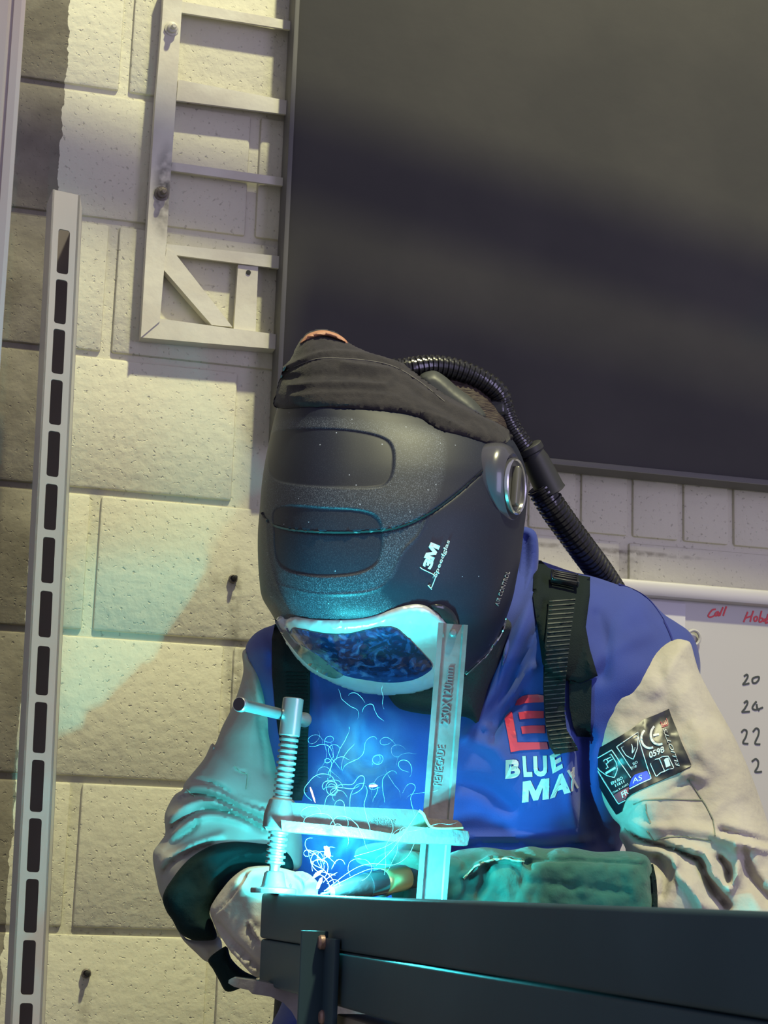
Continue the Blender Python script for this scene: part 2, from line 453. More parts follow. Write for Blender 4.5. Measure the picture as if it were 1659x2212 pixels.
M['seam'] = mat('seam_thread', (.30, .34, .26), .8)
M['labelbk'] = mat('black_label', (.008, .010, .016), .4)
M['labelblue'] = mat('blue_label_band', (.03, .07, .55), .4)
M['labelred'] = mat('red_label_band', (.40, .06, .08), .4)
M['denim'] = mat('dark_trousers', (.006, .010, .022), .9, bump=.3, bscale=400)
M['skin'] = mat('skin', (.52, .32, .24), .6)
M['hair'] = mat('dark_brown_hair', (.035, .022, .018), .7, bump=1., bscale=60, bdist=.004, stretch=(1, 1, 6))
M['gold'] = mat('brass_nozzle', (.42, .30, .13), .3, .9)
M['blkcone'] = mat('heat_darkened_cup', (.05, .045, .05), .35, .6, bump=.2, bscale=90)
M['floor'] = mat('workshop_floor', (.20, .19, .18), .7, bump=.3, bscale=20, col2=(.14, .135, .13), cscale=3)

# ================================================================== room
def struct(o): o['kind'] = 'structure'; return o
DZ = .2252
Z0 = PY(240, 2014, WALL).z                # a bed joint
zs_meas = [PY((a[0] + b[0]) / 2, (a[1] + b[1]) / 2, WALL).z for a, b in (((127, 183), (338, 213)), ((175, 477), (318, 495)), ((165, 766), (575, 810)), ((165, 1052), (555, 1088)), ((130, 1362), (525, 1393)), ((119, 1679), (398, 1692)), ((100, 2009), (387, 2017)))]
DZ = (zs_meas[0] - zs_meas[-1]) / 6
jx = [PY(x, y, WALL).x for x, y in ((272, 100), (547, 380), (235, 620), (510, 945), (205, 1210), (503, 1480), (155, 1850), (452, 2150))]
XA = sum(jx[0::2]) / 4; XB = sum(jx[1::2]) / 4
BL = 2 * (XB - XA)
print('course', DZ, 'block', BL, [round(z, 3) for z in zs_meas])
bm = bmesh.new()
def blk(x0, x1, z0, z1, y):
    add_box(bm, ((x0 + x1) / 2, WALL + .05, (z0 + z1) / 2), (1, 0, 0), (0, 1, 0), (0, 0, 1), x1 - x0, .10 + y, z1 - z0, bevel=.0045)
XS = PY(900, 1050, WALL).x
for r in range(-6, 9):                    # courses counted upward from the measured lowest joint
    z0 = zs_meas[-1] + r * DZ
    row = 6 - r                           # index in jx
    x_off = XA if row % 2 == 0 else XB
    if row == 3: x_off = XB
    soldier = (r == 3)
    g = .0055
    for k in range(-5, 8):
        x0 = x_off + k * BL; x1 = x0 + BL
        if soldier and x1 > XS:
            continue
        if x0 > 2.9 or x1 < -1.4: continue
        blk(x0 + g + .003, x1 - g - .003, z0 + g, z0 + DZ - g, noise.noise(Vector((x0 * 3, z0 * 3, 0))) * .002)
    if soldier:
        s0 = PY(1250, 1130, WALL).x; sp = (PY(1580, 1130, WALL).x - s0) / 3
        k = int((XS - s0) / sp) - 1
        while s0 + k * sp < 2.8:
            blk(s0 + k * sp + .005, s0 + (k + 1) * sp - .005, z0 + g, z0 + DZ - g, noise.noise(Vector((k * 3.1, z0 * 3, 0))) * .002); k += 1
add_box(bm, (.75, WALL + .0665, 1.6), (1, 0, 0), (0, 1, 0), (0, 0, 1), 4.6, .12, 3.6)
struct(obj('wall_back', bm, M['wall'], smooth=True))
bm = bmesh.new(); add_box(bm, (.6, .9, -.05), (1, 0, 0), (0, 1, 0), (0, 0, 1), 6, 5.4, .1)
struct(obj('floor', bm, M['floor']))

# wall bolts
def wall_bolt(x, y, r, label):
    p = PY(x, y, WALL - .002); bm = bmesh.new()
    add_lathe(bm, [(r, 0), (r, .004), (r * .75, .006), (r * .72, .003), (.0, .003)], p, (0, -1, 0), 20)
    t = empty('wall_bolt', p, label, 'bolt')
    obj('washer', bm, M['soot'], t, True)
    bm = bmesh.new(); add_lathe(bm, [(r * .5, 0), (r * .5, .012), (r * .35, .016), (0, .017)], p, (.15, -1, .1), 12)
    obj('bolt_stub', bm, M['dkhole'], t, True)
wall_bolt(503, 1251, .0072, 'dark bolt stub with a rust run, set in the wall left of the helmet')
wall_bolt(186, 2103, .0072, 'black bolt stub low on the block wall beside the slotted channel')

# ------------------------------------------------------------------ dark board
YB = WALL - .055
bl = PY(643, 0, YB); bb = PY(596, 800, YB)
xl = (bl.x + bb.x) / 2; zb = (PY(1190, 1003, YB).z + PY(1655, 1047, YB).z) / 2
t = empty('dark_board', (xl, YB, zb), 'large blank dark grey board mounted high on the block wall', 'board')
xr = xl + 2.0; zt = zb + 1.6
box('panel', ((xl + xr) / 2, YB + .012, (zb + zt) / 2), (xr - xl - .01, .018, zt - zb - .01), M['board'], t, .002)
bm = bmesh.new()
for c, s in ((((xl + xr) / 2, YB + .022, zb + .004), (xr - xl, .05, .010)), ((xl + .003, YB + .022, (zb + zt) / 2), (.008, .05, zt - zb)), ((xr, YB + .022, (zb + zt) / 2), (.008, .05, zt - zb)), (((xl + xr) / 2, YB + .022, zt), (xr - xl, .05, .010))):
    add_box(bm, c, (1, 0, 0), (0, 1, 0), (0, 0, 1), *s, bevel=.001)
obj('edge_trim', bm, mat('board_edge', (.10, .098, .09), .6), t, True)

# pale sheet showing behind the helmet
tag(slab('paper_sheet', [(606, 780), (700, 785), (700, 900), (604, 890)], WALL - .012, WALL - .008, M['paper'], bevel=0, plane=1),
    'narrow strip of white sheet behind the helmet top, under the board corner', 'sheet')

# ------------------------------------------------------------------ whiteboard
YW = WALL - .025
a = PY(1340, 1254, YW); b_ = PY(1659, 1303, YW); c_ = PY(1659, 1311, YW)
zt = (PY(1345, 1252, YW).z + PY(1655, 1277, YW).z) / 2; x0 = PY(1300, 1300, YW).x - .12; x1 = x0 + 1.4
zlow = zt - .9
t = empty('whiteboard', (x0, YW, zlow), 'whiteboard with red and black handwriting on the wall behind the right shoulder', 'whiteboard')
box('writing_surface', ((x0 + x1) / 2, YW + .006, (zt + zlow) / 2), (x1 - x0, .008, zt - zlow), M['wb'], t)
fh = PY(1500, 1265, YW).z - PY(1500, 1300, YW).z
box('frame_rail', ((x0 + x1) / 2, YW - .002, zt - fh / 2), (x1 - x0, .03, fh), M['wbframe'], t, .008)
box('frame_rail', ((x0 + x1) / 2, YW - .002, zlow), (x1 - x0, .03, fh), M['wbframe'], t, .008)
box('frame_stile', (x0, YW - .002, (zt + zlow) / 2), (.022, .03, zt - zlow), M['wbframe'], t, .006)
box('frame_stile', (x1, YW - .002, (zt + zlow) / 2), (.022, .03, zt - zlow), M['wbframe'], t, .006)
ys = YW + .0015
def hand(name, polys, m, w=.0022):
    bm = bmesh.new()
    for pl in polys:
        q = crom([(1300 + x / 4.423, 1220 + y / 4.423) for x, y in pl], 6) if len(pl) > 2 else [(1300 + x / 4.423, 1220 + y / 4.423) for x, y in pl]
        add_tube(bm, [PY(x, y, ys) for x, y in q], w * .5, 6)
    for v in bm.verts: v.co.y = ys + (v.co.y - ys) * .3
    return obj(name, bm, m, t, True)
RW = [[(1090, 425), (1060, 430), (1028, 465), (1018, 492), (1040, 500), (1072, 488)],
    [(1118, 448), (1095, 455), (1080, 480), (1098, 485), (1118, 455), (1115, 485), (1128, 480)], [(1160, 405), (1140, 450), (1128, 485)], [(1192, 398), (1172, 450), (1160, 488)],
    [(1395, 450), (1375, 500), (1355, 548)], [(1450, 440), (1432, 490), (1418, 545)], [(1362, 515), (1400, 500), (1440, 488)],
    [(1475, 492), (1456, 510), (1460, 538), (1480, 532), (1488, 505), (1475, 492)], [(1528, 440), (1512, 500), (1505, 545), (1530, 540), (1540, 515), (1515, 510)],
    [(1590, 470), (1575, 520), (1565, 555), (1588, 550), (1600, 520), (1570, 522)], [(1545, 545), (1560, 520), (1585, 515)]]
hand('handwritten_word', RW[:4], M['red_ink'], .0032)
hand('handwritten_word', RW[4:], M['red_ink'], .0032)
BW = [[(1360, 1065), (1385, 1048), (1395, 1070), (1370, 1115), (1350, 1142), (1375, 1140), (1410, 1132)], [(1470, 1072), (1440, 1090), (1445, 1125), (1475, 1125), (1500, 1095), (1500, 1070), (1470, 1072)],
    [(1360, 1320), (1385, 1300), (1392, 1325), (1365, 1375), (1342, 1405), (1375, 1405), (1415, 1402)], [(1478, 1305), (1450, 1340), (1440, 1370), (1465, 1385), (1500, 1378), (1540, 1362)], [(1480, 1330), (1485, 1365), (1505, 1395)],
    [(1335, 1600), (1360, 1575), (1385, 1590), (1378, 1640), (1350, 1700), (1400, 1710)], [(1445, 1595), (1475, 1562), (1500, 1580), (1495, 1630), (1465, 1705), (1515, 1715)],
    [(1435, 1880), (1470, 1855), (1495, 1880), (1490, 1930), (1465, 1975), (1500, 1980), (1530, 1975)],
    [(1350, 2180), (1380, 2150), (1395, 2190), (1360, 2240), (1410, 2240)]]
for a_, b2 in ((0, 2), (2, 5), (5, 7), (7, 8)): hand('handwritten_number', BW[a_:b2], M['black_ink'], .0036)
tag(slab('paper_note', [(1330, 1290), (1481, 1305), (1479, 1420), (1330, 1405)], YW - .001, YW + .001, M['paper'], bevel=0, plane=1), 'pale lilac sheet of paper on the whiteboard, half behind the shoulder', 'paper')
bm = bmesh.new(); cc = [PY(1498 + 14 * math.cos(a), 1378 + 16 * math.sin(a), YW - .004) for a in np.linspace(0, 6.283, 25)]
add_tube(bm, cc, .0028, 8, False); tag(obj('tape_roll', bm, M['clear'], None, True), 'small clear ring hanging on the whiteboard behind the shoulder', 'ring')

# ------------------------------------------------------------------ white steel rack on the wall
YR = WALL - .030
def RP(u, v): return (u / 2.514, v / 2.514)
def slabR(name, poly, parent, dep=.012, y=YR, bevel=.0015): return slab(name, [RP(*p) for p in poly], y, y + dep, M['rack'], parent, bevel, plane=1)
rp = PY(304, 728, YR)
rk = empty('steel_rack', rp, 'cream-painted steel ladder rack bolted to the wall left of the dark board', 'rack')
slabR('upright', [(895, -120), (998, -120), (965, 420), (935, 840), (905, 1300), (868, 1745), (765, 1832), (800, 1240), (845, 540), (880, 120)], rk, .028)
slabR('base_rail', [(765, 1832), (868, 1730), (1270, 1785), (1498, 1815), (1495, 1895), (1100, 1862)], rk, .026, YR + .002)
for name, pl in (('rung', [(990, 8), (1600, 118), (1598, 165), (985, 68)]), ('rung', [(968, 432), (1590, 552), (1588, 625), (958, 545)]),
                 ('rung', [(935, 880), (1560, 968), (1556, 1012), (928, 925)]), ('rung', [(905, 1325), (1530, 1392), (1526, 1460), (898, 1378)])):
    bm = bmesh.new(); q = [PY(*RP(*p), YR + .006) for p in pl]
    # angle iron: a front web and a shelf running back to the wall
    tl, tr, br, blw = q; up = (tl - blw)
    for lo, hi, y0, y1 in ((0., 1., 0., .005), (.84, .999, .0049, .020)):
        A = [blw + (tl - blw) * lo, br + (tr - br) * lo, br + (tr - br) * hi, blw + (tl - blw) * hi]
        vs = [bm.verts.new(p + Vector((0, y0, 0))) for p in A] + [bm.verts.new(p + Vector((0, y1, 0))) for p in A]
        for f in ((0, 1, 2, 3), (7, 6, 5, 4), (0, 4, 5, 1), (1, 5, 6, 2), (2, 6, 7, 3), (3, 7, 4, 0)): bm.faces.new([vs[i] for i in f])
    obj(name, bm, M['rack'], rk)
slabR('diagonal_brace', [(905, 1352), (950, 1375), (1262, 1775), (1150, 1765), (885, 1460)], rk, .018, YR + .004)
slabR('mounting_plate', [(1293, 1438), (1402, 1448), (1388, 1800), (1270, 1785)], rk, .012, YR + .010)
bm = bmesh.new(); add_lathe(bm, [(.0040, 0), (.0040, .001), (0, .0012)], PY(*RP(1349, 1480), YR + .0095), (0, -1, 0), 16)
obj('bolt_hole', bm, M['dkhole'], rk, True)
def rbolt(u, v, m):
    p = PY(*RP(u, v), YR); bm = bmesh.new()
    add_lathe(bm, [(.012, -.002), (.012, .003), (.0085, .004), (.0085, .010), (.006, .012), (0, .012)], p, (.1, -1, -.15), 6 + 10)
    add_lathe(bm, [(.0045, .0), (.0045, .018), (.003, .020), (0, .02)], p, (.1, -1, -.15), 12)
    obj('bolt', bm, m, rk, True)
rbolt(932, 158, M['rack']); rbolt(877, 1052, M['soot'])

# soot streaks are dirt on the rack's paint
def soot_on(m, cx_, cz_, wx, wz_):
    nt = m.node_tree; N = nt.nodes; L = nt.links; b = N['Principled BSDF']
    src = b.inputs['Base Color'].links[0].from_socket
    tc = N.new('ShaderNodeTexCoord'); mp = N.new('ShaderNodeMapping'); mp.vector_type = 'POINT'
    mp.inputs['Location'].default_value = (-cx_ / wx, -(WALL - .03) / .5, -cz_ / wz_); mp.inputs['Scale'].default_value = (1 / wx, 2, 1 / wz_)
    ln = N.new('ShaderNodeVectorMath'); ln.operation = 'LENGTH'; L.new(tc.outputs['Object'], mp.inputs[0]); L.new(mp.outputs[0], ln.inputs[0])
    r = N.new('ShaderNodeMapRange'); r.inputs['From Min'].default_value = 1; r.inputs['From Max'].default_value = 0.1; L.new(ln.outputs['Value'], r.inputs['Value'])
    n = N.new('ShaderNodeTexNoise'); n.inputs['Scale'].default_value = 60; L.new(tc.outputs['Object'], n.inputs['Vector'])
    mu = N.new('ShaderNodeMath'); mu.operation = 'MULTIPLY'; L.new(r.outputs[0], mu.inputs[0])
    mr = N.new('ShaderNodeMapRange'); mr.inputs['From Min'].default_value = .3; mr.inputs['From Max'].default_value = .6; L.new(n.outputs['Fac'], mr.inputs['Value']); L.new(mr.outputs[0], mu.inputs[1])
    mx = N.new('ShaderNodeMix'); mx.data_type = 'RGBA'; L.new(mu.outputs[0], mx.inputs['Factor']); L.new(src, mx.inputs['A']); mx.inputs['B'].default_value = (.03, .03, .028, 1)
    L.new(mx.outputs['Result'], b.inputs['Base Color'])
sp_ = PY(*RP(890, 1040), YR); soot_on(M['rack'], sp_.x, sp_.z, .022, .095)

# ------------------------------------------------------------------ slotted channel and trunking at the left
DCH = 2.55
top = P(143, 415, DCH); bot = P(-12 + 20, 2700, DCH)
def chan():
    t = empty('slotted_channel', P(48, 2212, DCH), 'pale slotted steel channel standing upright before the wall at the left', 'channel')
    L0, R0 = P(114, 409, DCH), P(173, 422, DCH + .0)
    # front face corners from the photograph's edges, kept straight
    Lb, Rb = P(16, 2330, DCH), P(84, 2330, DCH)
    kk = L0.z / (L0.z - Lb.z); Lb = L0 + (Lb - L0) * kk; Rb = R0 + (Rb - R0) * kk
    ol = [(114, 409), (173, 423)]
    def F(a, s, back=0.):     # a along (0 top..1 bottom), s across
        p = (L0 + (Lb - L0) * a) * (1 - s) + (R0 + (Rb - R0) * a) * s
        return p + (FH * .95 + RH * -.1) * back
    slots = [(497, 592), (605, 700), (712, 808), (821, 918), (932, 1030), (1046, 1145), (1161, 1260), (1277, 1377), (1396, 1502), (1517, 1627), (1642, 1754), (1768, 1884), (1899, 2015), (2031, 2149), (2167, 2290), (2309, 2430)]
    def a_of(y):
        lo, hi = 0., 1.
        for _ in range(40):
            mid = (lo + hi) / 2
            if proj(F(mid, .55))[1] < y: lo = mid
            else: hi = mid
        return lo
    hol = []
    ln = (Lb - L0).length; wd = (R0 - L0).length
    for (y0, y1) in slots:
        a0, a1 = a_of(y0) * ln, a_of(y1) * ln; s0, s1 = .28 * wd, .70 * wd; r = .004; h = []
        for cx_, cy_, st in ((s1 - r, a0 + r, -90), (s1 - r, a1 - r, 0), (s0 + r, a1 - r, 90), (s0 + r, a0 + r, 180)):
            for k in range(4):
                an = math.radians(st + k * 30); h.append((cx_ + r * math.cos(an), cy_ + r * math.sin(an)))
        hol.append(h)
    outl = [(0, 0), (wd, 0), (wd, ln), (0, ln)]
    pts = outl + [q for h in hol for q in h]; edges = [(i, (i + 1) % 4) for i in range(4)]; k = 4
    for h in hol: edges += [(k + i, k + (i + 1) % len(h)) for i in range(len(h))]; k += len(h)
    vs, es, fs, *_ = delaunay_2d_cdt([Vector(p) for p in pts], edges, [], 0, 1e-6)
    vs2 = np.array([(v.x, v.y) for v in vs]); fs = np.array([f for f in fs]); cen = vs2[fs].mean(1); keep = np.ones(len(fs), bool)
    for h in hol: keep &= ~inside(cen, np.array(h))
    fs = fs[keep]; n = len(vs2)
    V = [F(y / ln, x / wd) for x, y in vs2] + [F(y / ln, x / wd, .0035) for x, y in vs2]
    faces = [tuple(map(int, f)) for f in fs] + [tuple(int(i) + n for i in f[::-1]) for f in fs]
    for a, b in border_edges(fs): faces.append((a, b, b + n, a + n))
    bm = bmesh.new(); bm.from_mesh(mesh_of(V, faces)); obj('slotted_face', bm, M['alu'], t)
    box_pts = [F(0, 0, .060), F(0, 1, .060), F(1, 1, .060), F(1, 0, .060)]
    bm = bmesh.new(); vs = [bm.verts.new(p) for p in box_pts] + [bm.verts.new(p + FH * .003) for p in box_pts]
    for f in ((0, 1, 2, 3), (7, 6, 5, 4), (0, 4, 5, 1), (1, 5, 6, 2), (2, 6, 7, 3), (3, 7, 4, 0)): bm.faces.new([vs[i] for i in f])
    obj('back_web', bm, mat('inner_channel', (.20, .17, .20), .6), t)
    for s, nm in ((0., 'side_flange'), (1., 'side_flange')):
        bm = bmesh.new(); q = [F(0, s), F(1, s), F(1, s, .062), F(0, s, .062)]
        if s == 0: q[2] = q[2] - RH * .013; q[3] = q[3] - RH * .013
        o = RH * (.003 if s == 0 else -.003)
        vs = [bm.verts.new(p) for p in q] + [bm.verts.new(p + o) for p in q]
        for f in ((0, 1, 2, 3), (7, 6, 5, 4), (0, 4, 5, 1), (1, 5, 6, 2), (2, 6, 7, 3), (3, 7, 4, 0)): bm.faces.new([vs[i] for i in f])
        obj(nm, bm, M['alu'], t)
chan()
t = empty('metal_trunking', P(-60, 2212, 2.3), 'grooved pinkish metal trunking running up the left edge of the picture', 'trunking')
bm = bmesh.new()
A0, A1 = P(66, -150, 2.3), P(-8, 900, 2.3); dirn = (A1 - A0).normalized(); nrm = FH; lat = (RH - dirn * RH.dot(dirn)).normalized()
prof = [(0, 0), (-.004, -.006), (-.014, -.006), (-.016, -.002), (-.020, -.002), (-.022, -.007), (-.034, -.007), (-.036, -.003), (-.044, -.003), (-.046, -.008), (-.070, -.008), (-.074, .03), (-.006, .03)]
rings = []
for tt in (-.1, A0.z / -dirn.z):
    rings.append([bm.verts.new(A0 + dirn * tt + lat * a + nrm * b) for a, b in prof])
for i in range(len(prof)): bm.faces.new((rings[0][i], rings[0][(i + 1) % len(prof)], rings[1][(i + 1) % len(prof)], rings[1][i]))
bm.faces.new(rings[0][::-1]); bm.faces.new(rings[1])
obj('trunking_body', bm, M['trunk'], t)
# ================================================================== welding bench frame (box tubes)
ZT = CAM.z - .0012
def on_z(px, py, z):
    r = ray(px, py); return CAM + r * ((z - CAM.z) / r.z)
E0 = P(565, 1926, 2.10); E0.z = ZT
vd = ray(-215, 1900); bdir = Vector((vd.x, vd.y, 0)).normalized()      # points away from the camera
bside = Vector((bdir.y, -bdir.x, 0))                                   # to the right
TH = .0505
fr = empty('steel_workbench', (E0.x, E0.y, 0), 'dark box-section steel frame crossing the foreground, clamped at its far end', 'workbench')
LEN = 1.52
def tube_part(name, z, h, inset=0., parent=fr):
    bm = bmesh.new(); c = E0 - bdir * (LEN / 2) + bside * (.025 + inset); c.z = z - h / 2
    add_box(bm, c, bdir, bside, (0, 0, 1), LEN, .05, h, bevel=.0035, seg=3); return obj(name, bm, M['tube'], parent, True)
tube_part('upper_tube', ZT, TH - .0006)
tube_part('lower_tube', ZT - TH, TH - .0006, .0015)
# uprights carrying the tubes
def at_bar(px):                                                       # along-bar point on the visible side at a pixel column
    n = bside; r = ray(px, 2010); r2 = Vector((r.x, r.y, 0)); den = r2.dot(n); t_ = (E0 - CAM).dot(n) / den
    return (Vector((CAM.x, CAM.y, 0)) + r2 * t_)
q = at_bar(714); zp = P(668, 2010, q.dot(FH)).z
bm = bmesh.new()
c = q - bside * .0155; add_box(bm, (c.x, c.y, zp / 2), bdir, bside, (0, 0, 1), .006, .026, zp, bevel=.001)
c = q - bside * .0040 - bdir * .024; add_box(bm, (c.x, c.y, (zp - .006) / 2), bdir, bside, (0, 0, 1), .048, .005, zp - .006, bevel=.001)
obj('upright_angle', bm, M['tube'], fr, True)
for px, py in ((716, 2036), (704, 2166), (719, 2198)):
    g = at_bar(px); p = P(px, py, g.dot(FH)) - bside * .007; bm = bmesh.new()
    add_lathe(bm, [(.0068, 0), (.0068, .004), (.005, .006), (0, .0062)], p, -bside, 14); obj('bolt', bm, M['bolt'], fr, True)
bm = bmesh.new(); g = E0 - bdir * 1.42 + bside * .026
add_box(bm, (g.x, g.y, (ZT - 2 * TH) / 2), bdir, bside, (0, 0, 1), .05, .05, ZT - 2 * TH, bevel=.003); obj('leg', bm, M['tube'], fr, True)
bm = bmesh.new(); g = E0 - bdir * .86 + bside * .026
add_box(bm, (g.x, g.y, (ZT - 2 * TH) - .022), bdir, bside, (0, 0, 1), 1.0, .04, .03, bevel=.003); obj('cross_rail', bm, mat('bare_rail', (.17, .15, .12), .6, .3, bump=.2), fr, True)

# ================================================================== F-clamp
DC = 2.035
cl = empty('f_clamp', P(592, 1916, DC), 'steel screw clamp gripping the frame end in front of the welder', 'clamp')
# rail
T0, T1 = P(978.5, 1349, DC), P(933, 1932, DC); rd = (T1 - T0).normalized(); rlen = (P(905, 2290, DC) - T0).length
rw = 66 * mpp(DC); sd = (RH - rd * RH.dot(rd)).normalized(); fd = sd.cross(rd).normalized()
if fd.dot(FH) > 0: fd = -fd
bm = bmesh.new(); prof = [(-.5, -.006), (-.5, .006), (-.33, .006), (-.27, .0035), (.30, .0035), (.36, .006), (.5, .006), (.5, -.006), (.36, -.006), (.3, -.0035), (-.27, -.0035), (-.33, -.006)]
rings = [[bm.verts.new(T0 + rd * h + sd * a * rw + fd * b) for a, b in prof] for h in (0, rlen)]
for i in range(12): bm.faces.new((rings[0][i], rings[0][(i + 1) % 12], rings[1][(i + 1) % 12], rings[1][i]))
bm.faces.new(rings[0][::-1]); bm.faces.new(rings[1])
bmesh.ops.bevel(bm, geom=[e for e in bm.edges if e.calc_face_angle(0) > .5], offset=.0012, segments=2, affect='EDGES', clamp_overlap=True)
rail = obj('rail', bm, M['steel'], cl, True)
railb = bvh_of(rail)
bm = bmesh.new(); add_lathe(bm, [(.0045, -.004), (.0045, .003), (.003, .0055), (0, .006)], P(979, 1368, DC - .004), fd, 16); obj('stop_pin', bm, M['brightsteel'], rail, True)
text('stamped_lettering', '250X120mm', (969, 1566), (-12 + 12 + 11, -124), (-19, -1.5), railb, M['brightsteel'], rail, off=.0002, th=.0010, bold=-.0)
text('stamped_lettering', 'RENEGADE', (952, 1698), (9, -86), (-17, -1.5), railb, mat('faint_stamp', (.24, .25, .26), .5, .8), rail, off=.0002, th=.0006)
# sliding arm
def A4(u, v): return (540 + u / 3.19, 1720 + v / 3.19)
arm_o = [A4(*p) for p in ((105, 175), (118, 110), (150, 48), (182, 34), (400, 52), (700, 74), (1150, 92), (1180, 104), (1210, 130), (1238, 152), (1430, 165), (1460, 190), (1472, 228), (1508, 246), (1512, 280), (1500, 332), (1480, 342), (1300, 334), (1100, 316), (900, 300), (700, 275), (400, 255), (220, 237), (115, 235), (103, 210))]
arm = slab('sliding_arm', arm_o, DC - .010, DC + .010, M['cast'], cl, .0035)
armb = bvh_of(arm)
# raised lower flange and the hub
fl = slab('lower_flange', [A4(*p) for p in ((215, 165), (450, 190), (700, 212), (1000, 262), (1100, 205), (1500, 240), (1512, 280), (1500, 336), (1100, 320), (700, 279), (220, 240))], DC - .036, DC + .004, M['cast'], cl, .004)
slab('parting_edge', linepoly(crom([A4(*p) for p in ((1165, 96), (1195, 120), (1215, 165), (1240, 205), (1290, 222), (1400, 222), (1470, 218))], 5), 4.5), DC - .038, DC - .008, M['brass'], arm, .0008)
text('cast_lettering', 'RENEGADE', A4(845, 185), (48, 5), (0, -12), armb, M['cast'], arm, off=0, th=.0012)
S0, S1 = P(634, 1508, DC), P(592, 1882, DC); sx = (S1 - S0).normalized(); SL = (S1 - S0).length; k_ = SL / 376.
def sat(py): return S0 + sx * ((py - 1508) * k_)
bm = bmesh.new(); pw = mpp(DC)
add_lathe(bm, [(19 * pw, -48 * k_), (28 * pw, -42 * k_), (36 * pw, -10 * k_), (36 * pw, 18 * k_), (30 * pw, 24 * k_)], sat(1774), sx, 36); obj('hub', bm, M['cast'], arm, True)
# screw: turned head, threads, pad
bm = bmesh.new(); pr = [(20 * pw, 0), (23 * pw, 2 * k_), (23 * pw, 82 * k_), (21 * pw, 84 * k_)]
add_lathe(bm, pr, S0, sx, 36); obj('screw_head', bm, M['brightsteel'], cl, True)
bm = bmesh.new(); pr = [(19 * pw, 0)]; h = 4.
while h < 272:
    for a, r in ((0, 16.5), (2.5, 16.5), (4.2, 21.5), (8.8, 21.5), (10.5, 16.5)):
        pr.append((r * pw, (h + a) * k_))
    h += 12.6
pr += [(15 * pw, 276 * k_), (11 * pw, 284 * k_), (11 * pw, 296 * k_)]
add_lathe(bm, pr, sat(1590), sx, 32); obj('screw_thread', bm, M['steel'], cl, True)
pc = P(591, 1915, DC); pc.z = ZT
bm = bmesh.new(); add_lathe(bm, [(49 * pw, 0), (50 * pw, .001), (50 * pw, .0048), (48 * pw, .0058), (30 * pw, .0065), (27 * pw, .008), (21.5 * pw, .022), (17 * pw, .024)], pc, (0, 0, 1), 40)
obj('swivel_pad', bm, M['cast'], cl, True)
bm = bmesh.new(); h0, h1 = P(516, 1521, DC - .075), P(662, 1556, DC + .06); hd = (h1 - h0); Lh = hd.length
add_lathe(bm, [(.0075, 0), (.0082, .001), (.0082, .006), (.0064, .010), (.0064, Lh - .012), (.0085, Lh - .008), (.0085, Lh - .003), (.005, Lh), (0, Lh)], h0, hd, 28); obj('tommy_bar', bm, M['brightsteel'], cl, True)
bm = bmesh.new(); add_lathe(bm, [(.0070, -.0004), (.0070, .001)], h0, hd, 24); obj('bar_end', bm, M['glossblack'], cl, True)
# fixed jaw under the tubes
jaw = [(493, 2124), (494, 2117), (504, 2112), (559, 2119), (617, 2132), (655, 2141), (760, 2170), (905, 2230), (912, 2300), (880, 2330), (780, 2310), (700, 2270), (645, 2212), (630, 2185), (612, 2166), (584, 2153), (545, 2147), (537, 2139), (506, 2132)]
slab('fixed_jaw', jaw, DC - .016, DC + .016, M['cast'], cl, .003)

